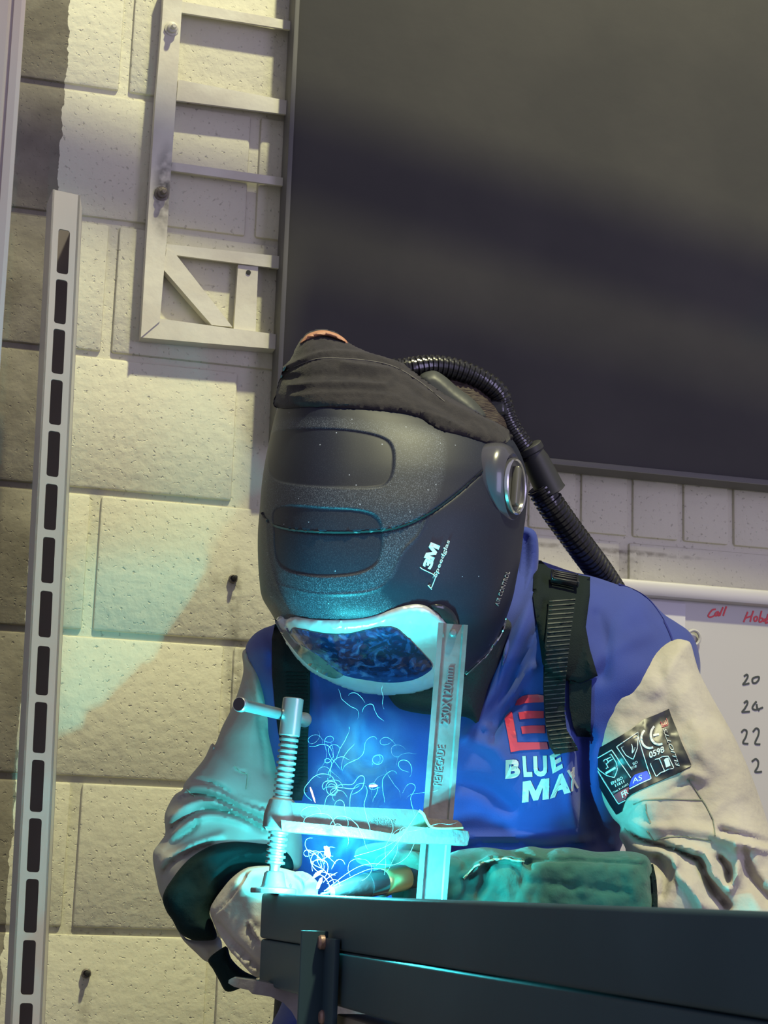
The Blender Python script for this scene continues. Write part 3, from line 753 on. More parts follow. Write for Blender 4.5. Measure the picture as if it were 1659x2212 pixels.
# ================================================================== helmet
def helmet_material():
    m = mat('satin_black_shell', (.028, .028, .034), .48, spec=.28)
    nt = m.node_tree; N = nt.nodes; L = nt.links; b = N['Principled BSDF']
    tc = N.new('ShaderNodeTexCoord')
    n = N.new('ShaderNodeTexNoise'); n.inputs['Scale'].default_value = 900; n.inputs['Detail'].default_value = 1; L.new(tc.outputs['Object'], n.inputs['Vector'])
    n2 = N.new('ShaderNodeTexNoise'); n2.inputs['Scale'].default_value = 9; L.new(tc.outputs['Object'], n2.inputs['Vector'])
    a = N.new('ShaderNodeMath'); a.operation = 'MULTIPLY_ADD'; L.new(n2.outputs['Fac'], a.inputs[0]); a.inputs[1].default_value = .16; L.new(n.outputs['Fac'], a.inputs[2])
    r = N.new('ShaderNodeMapRange'); r.inputs['From Min'].default_value = .60; r.inputs['From Max'].default_value = .80; L.new(a.outputs[0], r.inputs['Value'])
    v = N.new('ShaderNodeTexVoronoi'); v.inputs['Scale'].default_value = 110; L.new(tc.outputs['Object'], v.inputs['Vector'])
    lt = N.new('ShaderNodeMath'); lt.operation = 'LESS_THAN'; L.new(v.outputs['Distance'], lt.inputs[0]); lt.inputs[1].default_value = .09
    wn = N.new('ShaderNodeTexWhiteNoise'); L.new(v.outputs['Position'], wn.inputs['Vector'])
    gt = N.new('ShaderNodeMath'); gt.operation = 'GREATER_THAN'; L.new(wn.outputs['Value'], gt.inputs[0]); gt.inputs[1].default_value = .86
    mu = N.new('ShaderNodeMath'); mu.operation = 'MULTIPLY'; L.new(lt.outputs[0], mu.inputs[0]); L.new(gt.outputs[0], mu.inputs[1])
    mxx = N.new('ShaderNodeMath'); mxx.operation = 'MAXIMUM'; L.new(mu.outputs[0], mxx.inputs[0])
    at = N.new('ShaderNodeAttribute'); at.attribute_name = 'dust'
    hf = N.new('ShaderNodeMath'); hf.operation = 'MULTIPLY'; L.new(r.outputs[0], hf.inputs[0]); L.new(at.outputs['Fac'], hf.inputs[1]); L.new(hf.outputs[0], mxx.inputs[1])
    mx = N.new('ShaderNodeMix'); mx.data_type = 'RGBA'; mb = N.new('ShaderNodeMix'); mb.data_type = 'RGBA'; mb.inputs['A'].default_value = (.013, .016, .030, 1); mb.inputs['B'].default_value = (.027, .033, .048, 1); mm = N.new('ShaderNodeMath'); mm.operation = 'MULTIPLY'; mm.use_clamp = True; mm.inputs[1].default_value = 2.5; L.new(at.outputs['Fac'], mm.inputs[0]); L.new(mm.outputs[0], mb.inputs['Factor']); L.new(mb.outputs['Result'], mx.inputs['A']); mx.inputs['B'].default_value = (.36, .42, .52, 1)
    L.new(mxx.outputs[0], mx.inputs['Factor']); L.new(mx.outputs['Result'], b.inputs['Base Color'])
    return m
M['shell'] = helmet_material()
SEC = [ # y, left x, right x, front d, back d
 (714, 684, 708, 2.29, 2.31), (722, 668, 728, 2.275, 2.325), (732, 656, 744, 2.262, 2.335), (742, 650, 753, 2.252, 2.345), (752, 645, 772, 2.24, 2.36), (777, 633, 838, 2.215, 2.41), (802, 622, 885, 2.20, 2.43), (850, 605, 950, 2.175, 2.46), (880, 599, 1003, 2.16, 2.47), (905, 592, 1050, 2.15, 2.475),
 (946, 583, 1104, 2.135, 2.48), (1000, 572, 1132, 2.12, 2.48), (1050, 565, 1139, 2.11, 2.48), (1100, 561, 1137, 2.102, 2.47), (1150, 557, 1131, 2.098, 2.465), (1200, 557, 1125, 2.096, 2.46),
 (1250, 560, 1116, 2.098, 2.45), (1290, 566, 1108, 2.104, 2.44), (1325, 586, 1097, 2.112, 2.43), (1350, 600, 1088, 2.125, 2.42), (1380, 616, 1074, 2.145, 2.41), (1410, 636, 1056, 2.165, 2.40),
 (1440, 664, 1034, 2.19, 2.39), (1465, 698, 1008, 2.215, 2.38), (1485, 748, 968, 2.24, 2.37), (1495, 790, 925, 2.265, 2.35)]
SA = np.array(SEC, float)
hm = empty('welding_helmet', P(850, 1490, 2.28), 'black air-fed welding helmet with blue-lit lens, worn bent over the weld', 'welding helmet')
ys_ = np.linspace(714, 1495, 380); NF, NB = 400, 60; NA = NF + NB
# monotone smooth interpolation of the sections
def sm(col):
    q = crom(np.stack([SA[:, 0], SA[:, col]], 1), 10); return np.interp(ys_, q[:, 0], q[:, 1])
Lx, Rx, Fd, Bd = sm(1), sm(2), sm(3), sm(4)
VIS = crom([(550, 1070), (563, 1098), (582, 1127), (624, 1142), (709, 1149), (776, 1148), (852, 1140), (920, 1112), (983, 1068), (1046, 1013), (1075, 988), (1110, 965), (1150, 950)], 8)
WIN1 = crom([(590, 935), (667, 926), (751, 929), (818, 942), (846, 962), (851, 1001), (842, 1036), (814, 1052), (730, 1053), (633, 1046), (588, 1030), (580, 980)], 6, True)
WIN2 = crom([(600, 1096), (709, 1098), (776, 1102), (812, 1115), (825, 1144), (824, 1186), (812, 1218), (776, 1238), (721, 1245), (667, 1243), (618, 1231), (597, 1205), (592, 1150)], 6, True)
LOW = crom([(596, 1262), (667, 1281), (730, 1284), (793, 1279), (830, 1264), (850, 1232), (872, 1190), (905, 1155), (925, 1110)], 6)
SIDE = crom([(575, 1130), (580, 1200), (598, 1262), (625, 1318)], 6)
verts = []; px_, py_ = [], []
for j, y in enumerate(ys_):
    cx_, a_ = (Lx[j] + Rx[j]) / 2, (Rx[j] - Lx[j]) / 2; dm = Fd[j] + (Bd[j] - Fd[j]) * .55
    for i in range(NA):
        th = math.pi * i / NF if i < NF else math.pi + math.pi * (i - NF) / NB; c, s = math.cos(th), math.sin(th)
        ex = 2 / 2.35
        X = math.copysign(abs(c) ** ex, c); Y = math.copysign(abs(s) ** ex, s)
        x = cx_ + a_ * X - (a_ * .26 * max(s, 0) ** 2 * (1 - X * X) if s > 0 else 0)
        d = dm - (dm - Fd[j]) * Y if s > 0 else dm - (Bd[j] - dm) * Y
        verts.append((x, y, d, s > 0))
V = np.array([v[:3] for v in verts]); fr_ = np.array([v[3] for v in verts])
xy = V[:, :2]; H = np.zeros(len(V))
vy = np.interp(xy[:, 0], VIS[:, 0], VIS[:, 1])
above = (xy[:, 1] < vy)
dv = seg_dist(xy, VIS, False)
def sst(x, a, b): t = np.clip((x - a) / (b - a), 0, 1); return t * t * (3 - 2 * t)
H += np.where(above, .0028 * (1 - sst(-dv, -3.5, 0) * .3) , -.0006)
H += -.0016 * np.exp(-((dv - 1.5) / 4.) ** 2) * (~above)
def rec(poly, dep, w=4.):
    dd = seg_dist(xy, poly) * np.where(inside(xy, poly), 1, -1); return -dep * sst(dd, -w / 2, w / 2)
H += rec(WIN1, .0024, 5.) + rec(WIN2, .0024, 5.)
H += .0012 * np.exp(-(seg_dist(xy, LOW, False) / 3.) ** 2)
H += .0012 * np.exp(-(seg_dist(xy, SIDE, False) / 4.) ** 2)
H *= fr_
edge_fade = np.clip(np.minimum(xy[:, 0] - np.repeat(Lx, NA), np.repeat(Rx, NA) - xy[:, 0]) / 12, 0, 1); H *= .3 + .7 * edge_fade
V[:, 2] -= H
pts = P_np(V[:, 0], V[:, 1], V[:, 2])
faces = []
for j in range(len(ys_) - 1):
    for i in range(NA):
        a, b = j * NA + i, j * NA + (i + 1) % NA; faces.append((a, b, b + NA, a + NA))
faces.append(tuple(range(NA))[::-1]); faces.append(tuple(range((len(ys_) - 1) * NA, len(ys_) * NA)))
bm = bmesh.new(); bm.from_mesh(mesh_of(pts, faces)); shell = obj('shell', bm, M['shell'], hm, True, math.radians(60))
HB = bvh_of(shell)
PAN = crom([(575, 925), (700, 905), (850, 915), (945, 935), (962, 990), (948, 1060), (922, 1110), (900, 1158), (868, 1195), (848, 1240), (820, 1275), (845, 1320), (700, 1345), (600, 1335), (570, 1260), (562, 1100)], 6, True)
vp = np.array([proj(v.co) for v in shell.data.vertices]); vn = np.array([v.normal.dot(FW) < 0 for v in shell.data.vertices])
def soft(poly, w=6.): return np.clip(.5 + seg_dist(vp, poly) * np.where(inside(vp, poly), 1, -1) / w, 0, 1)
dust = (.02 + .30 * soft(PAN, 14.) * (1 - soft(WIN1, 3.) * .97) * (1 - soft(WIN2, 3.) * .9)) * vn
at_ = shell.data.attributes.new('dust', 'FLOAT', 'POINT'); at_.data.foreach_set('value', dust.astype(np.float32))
# visor seam
patch('visor_seam', linepoly(resample(VIS[(VIS[:, 0] > 566) & (VIS[:, 0] < 1082)] + np.array((0, 1.5)), 5, False), 4.5), HB, M['rubber'], shell, off=.0003, th=.0008, step=5, smooth=False)
# silver frame round the lens
def A3(u, v): return (540 + u / 2.9625, 1240 + v / 2.9625)
frame_o = [A3(*p) for p in ((178, 285), (235, 262), (400, 287), (600, 291), (730, 280), (830, 255), (950, 212), (1070, 192), (1160, 222), (1260, 308), (1290, 420), (1290, 560), (1240, 650), (1170, 705), (1080, 735), (960, 752), (800, 752), (650, 722), (500, 662), (380, 592), (280, 482), (215, 370))]
lens_o = [A3(*p) for p in ((240, 345), (330, 352), (480, 377), (620, 380), (750, 352), (860, 336), (935, 346), (1000, 398), (1110, 508), (1163, 572), (1150, 612), (1050, 668), (900, 688), (750, 672), (600, 640), (450, 565), (350, 475), (275, 395))]
lens_in = lens_o
frm = patch('lens_frame', frame_o, HB, M['silver'], hm, off=.001, th=.0012, step=5, bump=.006, R=14)
LB = bvh_of(frm)
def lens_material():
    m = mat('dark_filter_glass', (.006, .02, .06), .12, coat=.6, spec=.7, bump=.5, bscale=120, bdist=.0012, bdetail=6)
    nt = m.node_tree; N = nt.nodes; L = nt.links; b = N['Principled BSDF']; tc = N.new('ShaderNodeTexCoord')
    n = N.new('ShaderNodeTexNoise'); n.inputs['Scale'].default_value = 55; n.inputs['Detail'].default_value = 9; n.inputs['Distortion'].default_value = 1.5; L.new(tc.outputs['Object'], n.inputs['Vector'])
    r = N.new('ShaderNodeValToRGB'); e = r.color_ramp.elements; e[0].position = .48; e[0].color = (.004, .012, .045, 1); e[1].position = .80; e[1].color = (.10, .16, .32, 1)  # mottled blue reflection and spatter marks are put into the glass colour
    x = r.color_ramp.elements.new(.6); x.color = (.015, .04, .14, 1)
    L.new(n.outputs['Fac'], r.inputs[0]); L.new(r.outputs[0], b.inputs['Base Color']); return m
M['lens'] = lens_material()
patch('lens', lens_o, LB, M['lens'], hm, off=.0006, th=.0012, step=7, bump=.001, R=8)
patch('cover_edge', [A3(*p) for p in ((172, 290), (235, 345), (300, 420), (380, 470), (470, 530), (560, 610), (600, 636), (540, 655), (420, 600), (330, 520), (250, 420), (190, 340))], LB, mat('cover_glass_reflection', (.16, .17, .15), .15, coat=.5, col2=(.05, .09, .09), cscale=25, thr=(.45, .55)), hm, off=.002, th=.001, step=7)  # clear cover: the pale reflection on it is painted as its colour
patch('pivot_recess', [A3(*p) for p in ((1140, 205), (1190, 190), (1240, 200), (1290, 235), (1320, 285), (1325, 340), (1290, 360), (1240, 315), (1190, 250))], HB, M['glossblack'], hm, off=.0008, th=.002, step=6, bump=.002, R=8)
patch('jaw_trim', linepoly(crom([(1006, 1457), (1040, 1425), (1065, 1392), (1082, 1365), (1092, 1335)], 6), 2.2), HB, M['chrome'], shell, off=.001, th=.001, step=4, smooth=False)
# prints
text('logo', '3', (930, 1231), (8, -20), (-18.5, -8.5), HB, M['print'], shell, bold=.06)
glyph('logo', GM, (935, 1213), (15, -33), (-20, -8.5), HB, M['print'], shell)
text('lettering', 'Speedglas', (944, 1249), (29.5, -79), (-9.5, -4), HB, M['print'], shell, bold=.012, shear=.1)
text('lettering', 'AIR CONTROL', (1075, 1309), (25, -73), (-7, -3), HB, mat('grey_print', (.30, .30, .30), .5), shell)
lines('logo_marks', [[(926, 1268), (937, 1243), (941, 1246), (931, 1271), (926, 1268)], [(907, 1225), (911, 1229), (936, 1241)], [(924, 1264), (932, 1273)]], 1.6, HB, M['print'], shell)
# ear dial
dc, dn = hit(HB, 1106, 1050)
ax = (-FH * .40 + RH * .92 + Z3 * -.03).normalized(); dc = P(1106, 1051, 2.20) ; w5 = 66 * mpp(2.17)
bm = bmesh.new(); add_lathe(bm, [(w5 * 1.42, -.030), (w5 * 1.38, -.012), (w5 * 1.28, -.004), (w5 * 1.04, .002), (w5 * .98, -.001)], dc, ax, 56)
for v in bm.verts:
    u = v.co - dc; v.co += Z3 * (u.z * .12) 
obj('dial_housing', bm, mat('housing_plastic', (.055, .055, .07), .25, coat=.4), hm, True)
bm = bmesh.new(); add_lathe(bm, [(w5 * 1.0, .000), (w5 * 1.0, .006), (w5 * .95, .0075), (w5 * .90, .006), (w5 * .90, .000)], dc, ax, 56, False); ring = obj('dial_ring', bm, M['chrome'], hm, True)
bm = bmesh.new(); add_lathe(bm, [(w5 * .91, -.002), (w5 * .90, .002), (w5 * .80, .001), (0, .0005)], dc, ax, 48); dial = obj('dial', bm, M['olive'], hm, True)
u_, v_, a_2 = frame_of(ax); bm = bmesh.new(); tdir = (v_ * 1 + u_ * .12).normalized()
add_box(bm, dc + ax * .005, tdir, ax.cross(tdir), ax, w5 * 1.45, w5 * .34, .010, bevel=.003, seg=3); obj('dial_grip', bm, M['olive'], dial, True)
# fabric hood
hood_o = [(649, 743), (667, 722), (696, 715), (726, 722), (752, 744), (793, 764), (832, 776), (869, 790), (920, 828), (962, 857), (1003, 880), (1046, 904), (1080, 922), (1106, 946), (1096, 956), (1067, 961), (1004, 942), (955, 930), (932, 918), (899, 899), (835, 888), (750, 882), (667, 879), (597, 881), (600, 849), (612, 802), (631, 777)]
hood = patch('hood', hood_o, HB, M['hood'], hm, off=.0006, th=.0012, step=4, bump=.0045, R=14, strokes=[
    ([(618, 800), (700, 772), (790, 776), (868, 798)], 4, .0022), ([(620, 810), (700, 782), (790, 786), (860, 806)], 2.5, -.0015),
    ([(640, 838), (740, 838), (830, 842)], 6, .003), ([(630, 820), (720, 816), (800, 824)], 7, -.002),
    ([(740, 796), (790, 804), (835, 810)], 7, .004), ([(900, 850), (960, 880), (1030, 915), (1090, 940)], 6, .003), ([(860, 830), (930, 880), (1000, 920)], 7, -.0015), ([(840, 885), (930, 905), (1004, 938)], 4, .0015), ([(640, 860), (760, 858), (860, 868)], 5, .0015)])
hoodb = bvh_of(hood)
patch('stitching', linepoly(crom([(620, 800), (660, 783), (700, 774), (790, 779), (850, 792), (905, 824), (960, 868)], 6), 1.4), hoodb, M['seam'], hood, off=.0003, th=.0005, step=4, smooth=False).data.materials[0] = mat('dark_thread', (.09, .085, .085), .8)
inflate('hood_band', [(648, 743), (655, 731), (668, 720), (696, 713), (726, 720), (745, 732), (754, 745), (740, 739), (715, 729), (695, 727), (672, 733)], 2.262, .022, 8, M['leather_band'], hm, step=5)
# headband piece and hair
# face seal hanging below the shell
inflate('face_seal', [(1100, 1340), (1093, 1385), (1075, 1440), (1056, 1483), (1040, 1545), (1030, 1567), (1006, 1550), (928, 1545), (877, 1537), (854, 1527), (834, 1500), (820, 1470), (860, 1430), (1000, 1300)], 2.33, .06, 40, M['skirt'], hm, step=8, nz=(.004, 40))
# ------------------------------------------------------------------ air hose
def hose(path, r, parent, pitch=.0075, dep=.0022):
    P3 = [P(x, y, d) for x, y, d in path]; q = crom([tuple(p) for p in P3], 16); q = resample(q, pitch / 6, False)
    s = np.arange(len(q)); ph = (s % 6) / 6
    rr = r - dep * (np.cos(2 * math.pi * ph) > .1) * 1.0
    bm = bmesh.new(); add_tube(bm, [Vector(p) for p in q], list(rr), 22); return obj('air_hose', bm, M['hose'], parent, True)
hose([(835, 800, 2.36), (880, 797, 2.36), (930, 791, 2.37), (985, 799, 2.38), (1040, 822, 2.39), (1075, 850, 2.40), (1088, 888, 2.41), (1100, 920, 2.415), (1125, 958, 2.42), (1155, 1000, 2.43)], 27 * mpp(2.39), hm)
hose([(1165, 1050, 2.44), (1190, 1090, 2.45), (1225, 1140, 2.47), (1262, 1190, 2.49), (1300, 1242, 2.52), (1350, 1320, 2.56)], 33 * mpp(2.45), hm)
bm = bmesh.new(); a0, a1 = P(1141, 962, 2.42), P(1190, 1062, 2.445); L_ = (a1 - a0).length; w6 = mpp(2.43)
add_lathe(bm, [(27 * w6, 0), (31 * w6, .002), (31 * w6, .010), (27 * w6, .012), (28 * w6, .016), (31 * w6, .024), (34 * w6, L_ - .004), (36 * w6, L_), (30 * w6, L_ + .002)], a0, a1 - a0, 36); obj('hose_connector', bm, M['rubber'], hm, True)
inflate('hose_mount', [(1075, 850), (1092, 845), (1103, 870), (1104, 895), (1092, 905), (1060, 912), (1020, 900), (1030, 860)], 2.42, .03, 20, M['glossblack'], hm, step=6)
inflate('headband', [(905, 812), (935, 800), (960, 812), (990, 838), (1025, 865), (1050, 900), (1020, 905), (960, 880), (915, 845)], 2.36, .03, 20, mat('headgear_grey', (.045, .05, .048), .5), hm, step=6)
# ================================================================== the welder
def G(px, d, z):
    r = ray(px, 1926); h = Vector((r.x, r.y, 0)); p = h * (d / h.dot(FH)); return Vector((p.x, p.y, z))
base = G(900, 2.62, 0)
pe = empty('person', base, 'welder in blue and cream jacket bent over the steel frame, head inside the helmet', 'person')
def fuse(name, bms, voxel, m, parent, smooth_it=3):
    vs, fs = [], []
    for b in bms:
        if isinstance(b, tuple): v, f = b
        else: v = [x.co.copy() for x in b.verts]; b.verts.index_update(); f = [tuple(x.index for x in q.verts) for q in b.faces]; b.free()
        k = len(vs); vs += list(v); fs += [tuple(i + k for i in q) for q in f]
    me = mesh_of(vs, fs); o = bpy.data.objects.new('tmp', me); COL.objects.link(o)
    r = o.modifiers.new('r', 'REMESH'); r.mode = 'VOXEL'; r.voxel_size = voxel
    s = o.modifiers.new('s', 'SMOOTH'); s.iterations = smooth_it; s.factor = .5
    dg = bpy.context.evaluated_depsgraph_get(); me2 = bpy.data.meshes.new_from_object(o.evaluated_get(dg)); bpy.data.objects.remove(o)
    return link(name, me2, m, parent, True)
# continuous body (mostly inside the clothes)
J = []; Rr = []; Ed = []
def j(p, r, par=None):
    J.append(Vector(p)); Rr.append(r)
    if par is not None: Ed.append((par, len(J) - 1))
    return len(J) - 1
pel = j(G(900, 2.66, .90), .12)
w_ = j(G(910, 2.62, 1.03), .12, pel); ch = j(G(915, 2.55, 1.20), .125, w_); nk = j(P(905, 1270, 2.50), .06, ch)
hd0 = j(P(880, 1180, 2.38), .072, nk); hd1 = j(P(862, 1060, 2.31), .088, hd0); hd2 = j(P(885, 960, 2.33), .08, hd1); nose = j(P(770, 1160, 2.235), .012, hd0)
def arm_chain(pts):
    p = ch
    for x, y, d, r in pts: p = j(P(x, y, d), r, p)
    return p
hl = arm_chain([(720, 1420, 2.51, .05), (590, 1500, 2.48, .036), (520, 1680, 2.435, .030), (455, 1830, 2.385, .028), (470, 1930, 2.27, .020), (530, 1985, 2.185, .018)])
hr = arm_chain([(1180, 1400, 2.5, .05), (1390, 1510, 2.44, .036), (1480, 1680, 2.40, .034), (1560, 1900, 2.32, .030), (1330, 1950, 2.24, .024), (1080, 1935, 2.185, .020), (960, 1910, 2.155, .020)])
FL = [[(565, 1925 + k * 26, 2.17), (610, 1915 + k * 26, 2.165), (650, 1905 + k * 27, 2.15), (672, 1922 + k * 27, 2.13)] for k in range(4)]
TL = [(540, 2010, 2.15), (575, 2035, 2.14), (610, 2040, 2.13)]
FR = [[(930, 1872 + k * 17, 2.15 - k * .004), (890, 1862 + k * 17, 2.135), (850, 1858 + k * 17, 2.12), (822, 1872 + k * 16, 2.10)] for k in range(4)]
TR = [(930, 1935, 2.12), (890, 1935, 2.09), (860, 1925, 2.07)]
for h_, F_, T_ in ((hl, FL, TL), (hr, FR, TR)):
    for f in F_ + [T_]:
        p = h_
        for i, (x, y, d) in enumerate(f): p = j(P(x, y, d), .0085 - .0008 * i, p)
for s in (-1, 1):
    a = j(G(900 + s * 120, 2.68, .82), .085, pel); b = j(G(900 + s * 150, 2.60, .48), .055, a); c = j(G(900 + s * 150, 2.68, .10), .035, b); j(G(900 + s * 160, 2.56, .045), .035, c)
me = bpy.data.meshes.new('body'); me.from_pydata([tuple(v) for v in J], Ed, []); o = bpy.data.objects.new('tmpb', me); COL.objects.link(o)
md = o.modifiers.new('s', 'SKIN')
for i, sv in enumerate(me.skin_vertices[0].data): sv.radius = (Rr[i], Rr[i]); sv.use_root = (i == pel)
sd_ = o.modifiers.new('u', 'SUBSURF'); sd_.levels = 2
dg = bpy.context.evaluated_depsgraph_get(); me2 = bpy.data.meshes.new_from_object(o.evaluated_get(dg)); bpy.data.objects.remove(o)
link('body', me2, M['skin'], pe, True)
# hair showing above the headband
inflate('hair', [(870, 800), (905, 790), (960, 790), (1010, 808), (1050, 835), (1085, 880), (1100, 930), (1040, 940), (950, 880), (890, 830)], 2.43, .06, 50, M['hair'], pe, step=6, nz=(.004, 18))
# trousers and boots
for s in (-1, 1):
    bm = bmesh.new(); add_tube(bm, [G(900 + s * 70, 2.66, .96), G(900 + s * 120, 2.67, .80), G(900 + s * 150, 2.60, .48), G(900 + s * 150, 2.67, .09)], [.15, .12, .085, .075], 24)
    obj('trouser_leg', bm, M['denim'], pe, True)
    bm = bmesh.new(); add_tube(bm, [G(900 + s * 150, 2.73, .05), G(900 + s * 152, 2.68, .06), G(900 + s * 157, 2.58, .05), G(900 + s * 162, 2.50, .035)], [.035, .05, .046, .03], 20)
    for v in bm.verts: v.co.z = max(v.co.z, .0)
    obj('boot', bm, M['rubber'], pe, True)
# blue jacket
jack_o = [(1122, 1150), (1152, 1158), (1153, 1190), (1158, 1206), (1190, 1219), (1240, 1236), (1278, 1244), (1332, 1262), (1368, 1272), (1400, 1291), (1432, 1325), (1462, 1345), (1490, 1366), (1507, 1400), (1513, 1450), (1500, 1520), (1440, 1640), (1380, 1760), (1335, 1850), (1315, 1990), (1300, 2150), (1290, 2260), (640, 2260), (610, 2150),
          (600, 1990), (590, 1850), (565, 1700), (548, 1560), (534, 1450), (530, 1402), (545, 1374), (568, 1358), (600, 1345), (700, 1290), (850, 1200), (1000, 1150)]
jb = idw([(540, 1400, 2.50), (600, 1400, 2.47), (760, 1450, 2.45), (900, 1400, 2.47), (1000, 1300, 2.50), (1140, 1180, 2.52), (1160, 1400, 2.46), (1300, 1300, 2.50), (1480, 1400, 2.52), (1350, 1500, 2.47), (1200, 1700, 2.45), (900, 1700, 2.44), (650, 1700, 2.47), (1300, 1850, 2.52), (900, 1990, 2.50), (700, 2100, 2.54), (1200, 2100, 2.54), (900, 2200, 2.54)])
jacket = inflate('jacket', jack_o, jb, .15, 170, M['blue'], pe, step=8, back=1.0, nz=(.006, 110), strokes=[
    ([(1165, 1240), (1130, 1340), (1095, 1430), (1050, 1520), (1010, 1590)], 13, .012), ([(1180, 1300), (1150, 1380), (1105, 1480), (1060, 1560)], 9, -.012),
    ([(1150, 1440), (1110, 1490), (1070, 1540), (1050, 1570)], 9, .010), ([(1130, 1500), (1095, 1540), (1075, 1575), (1065, 1600)], 7, -.012),
    ([(960, 1630), (1010, 1600), (1060, 1610), (1090, 1640)], 20, .010), ([(980, 1690), (1040, 1700), (1100, 1740)], 18, -.010),
    ([(1262, 1600), (1258, 1690), (1275, 1770), (1312, 1840)], 20, -.035), ([(1230, 1600), (1235, 1720), (1250, 1800)], 14, .008),
    ([(1000, 1826), (1100, 1822), (1180, 1828), (1280, 1818)], 6, -.014), ([(1000, 1810), (1130, 1806), (1280, 1800)], 9, .008),
    ([(575, 1360), (590, 1400), (588, 1440)], 10, -.008), ([(660, 1420), (690, 1500), (700, 1600)], 20, .010), ([(1280, 1440), (1330, 1400), (1400, 1370)], 18, .006),
    ([(1290, 1330), (1310, 1400), (1300, 1460)], 14, -.008)])
JB = bvh_of(jacket)
# collar
inflate('collar', [(1120, 1140), (1150, 1143), (1162, 1165), (1163, 1215), (1155, 1255), (1130, 1320), (1108, 1380), (1085, 1440), (1092, 1380), (1108, 1310), (1118, 1230), (1120, 1180)], idw([(1120, 1160, 2.44), (1160, 1200, 2.44), (1120, 1320, 2.36), (1090, 1430, 2.30)]), .014, 14, M['blue'], pe, step=6, strokes=[([(1155, 1150), (1150, 1220), (1130, 1290), (1108, 1350)], 5, .004), ([(1135, 1160), (1132, 1240), (1115, 1330)], 6, -.006)])
patch('shoulder_seam', linepoly(crom([(1336, 1263), (1375, 1279), (1405, 1302), (1432, 1340), (1446, 1368), (1452, 1385)], 6), 3), JB, mat('seam_blue', (.008, .015, .16), .9), jacket, off=.0005, th=.0008, step=5, smooth=False)
def JZ(u, v): return (1060 + u / 6.9125, 1470 + v / 6.9125)
red_parts = [[(215, 575), (235, 535), (300, 470), (322, 480), (395, 925), (840, 925), (860, 1030), (640, 1035), (430, 1048), (296, 1075)],
             [(365, 375), (400, 300), (470, 240), (560, 212), (700, 207), (790, 225), (790, 325), (640, 330), (500, 345), (430, 372)],
             [(415, 478), (560, 458), (790, 462), (790, 565), (600, 570), (435, 585)], [(452, 692), (600, 675), (800, 675), (808, 790), (640, 788), (470, 800)]]
patch_multi('emblem', [[JZ(*p) for p in pl] for pl in red_parts], JB, M['red'], jacket, off=.0008, th=.0006, step=8, smooth=False)
def jl(s, quad, name='lettering', bold=.05):
    (x0, y0), (x1, y1), (x2, y2) = quad
    a, b, c = JZ(x0, y0), JZ(x1, y1), JZ(x2, y2)
    text(name, s, a, (b[0] - a[0], b[1] - a[1]), (c[0] - a[0], c[1] - a[1]), JB, M['greyp'], jacket, off=.0010, th=.0006, bold=bold)
jl('B', ((218, 1468), (435, 1448), (222, 1190))); jl('L', ((492, 1444), (628, 1440), (470, 1132))); jl('U', ((650, 1440), (852, 1430), (635, 1136))); jl('E', ((925, 1392), (1080, 1310), (880, 1130)))
a_m, b_m, c_m = JZ(470, 1825), JZ(868, 1770), JZ(478, 1510); glyph('lettering', GM, a_m, (b_m[0] - a_m[0], b_m[1] - a_m[1]), (c_m[0] - a_m[0], c_m[1] - a_m[1]), JB, M['greyp'], jacket); jl('A', ((883, 1765), (1178, 1670), (905, 1440)))
jl('X', ((1190, 1660), (1300, 1600), (1130, 1350)), bold=.03); jl('\u00ae', ((1185, 1480), (1240, 1470), (1185, 1355)), bold=0)
# image-right sleeve
slR = [(1270, 1575), (1274, 1530), (1290, 1482), (1330, 1443), (1395, 1405), (1455, 1382), (1480, 1383), (1492, 1390), (1502, 1425), (1512, 1455), (1535, 1500), (1563, 1550), (1590, 1600), (1620, 1668), (1645, 1735), (1668, 1800), (1710, 1880), (1735, 1990), (1700, 2080), (1330, 2080), (1320, 1960), (1330, 1880), (1352, 1840), (1338, 1808), (1340, 1785), (1322, 1765), (1300, 1725), (1284, 1690), (1272, 1640)]
sb = idw([(1290, 1480, 2.40), (1480, 1390, 2.44), (1400, 1500, 2.41), (1500, 1500, 2.41), (1350, 1650, 2.38), (1520, 1650, 2.37), (1620, 1720, 2.36), (1400, 1780, 2.34), (1600, 1850, 2.31), (1450, 1950, 2.27), (1650, 2000, 2.28)])
def R5(u, v): return (1000 + u / 2.517, 1600 + v / 2.517)
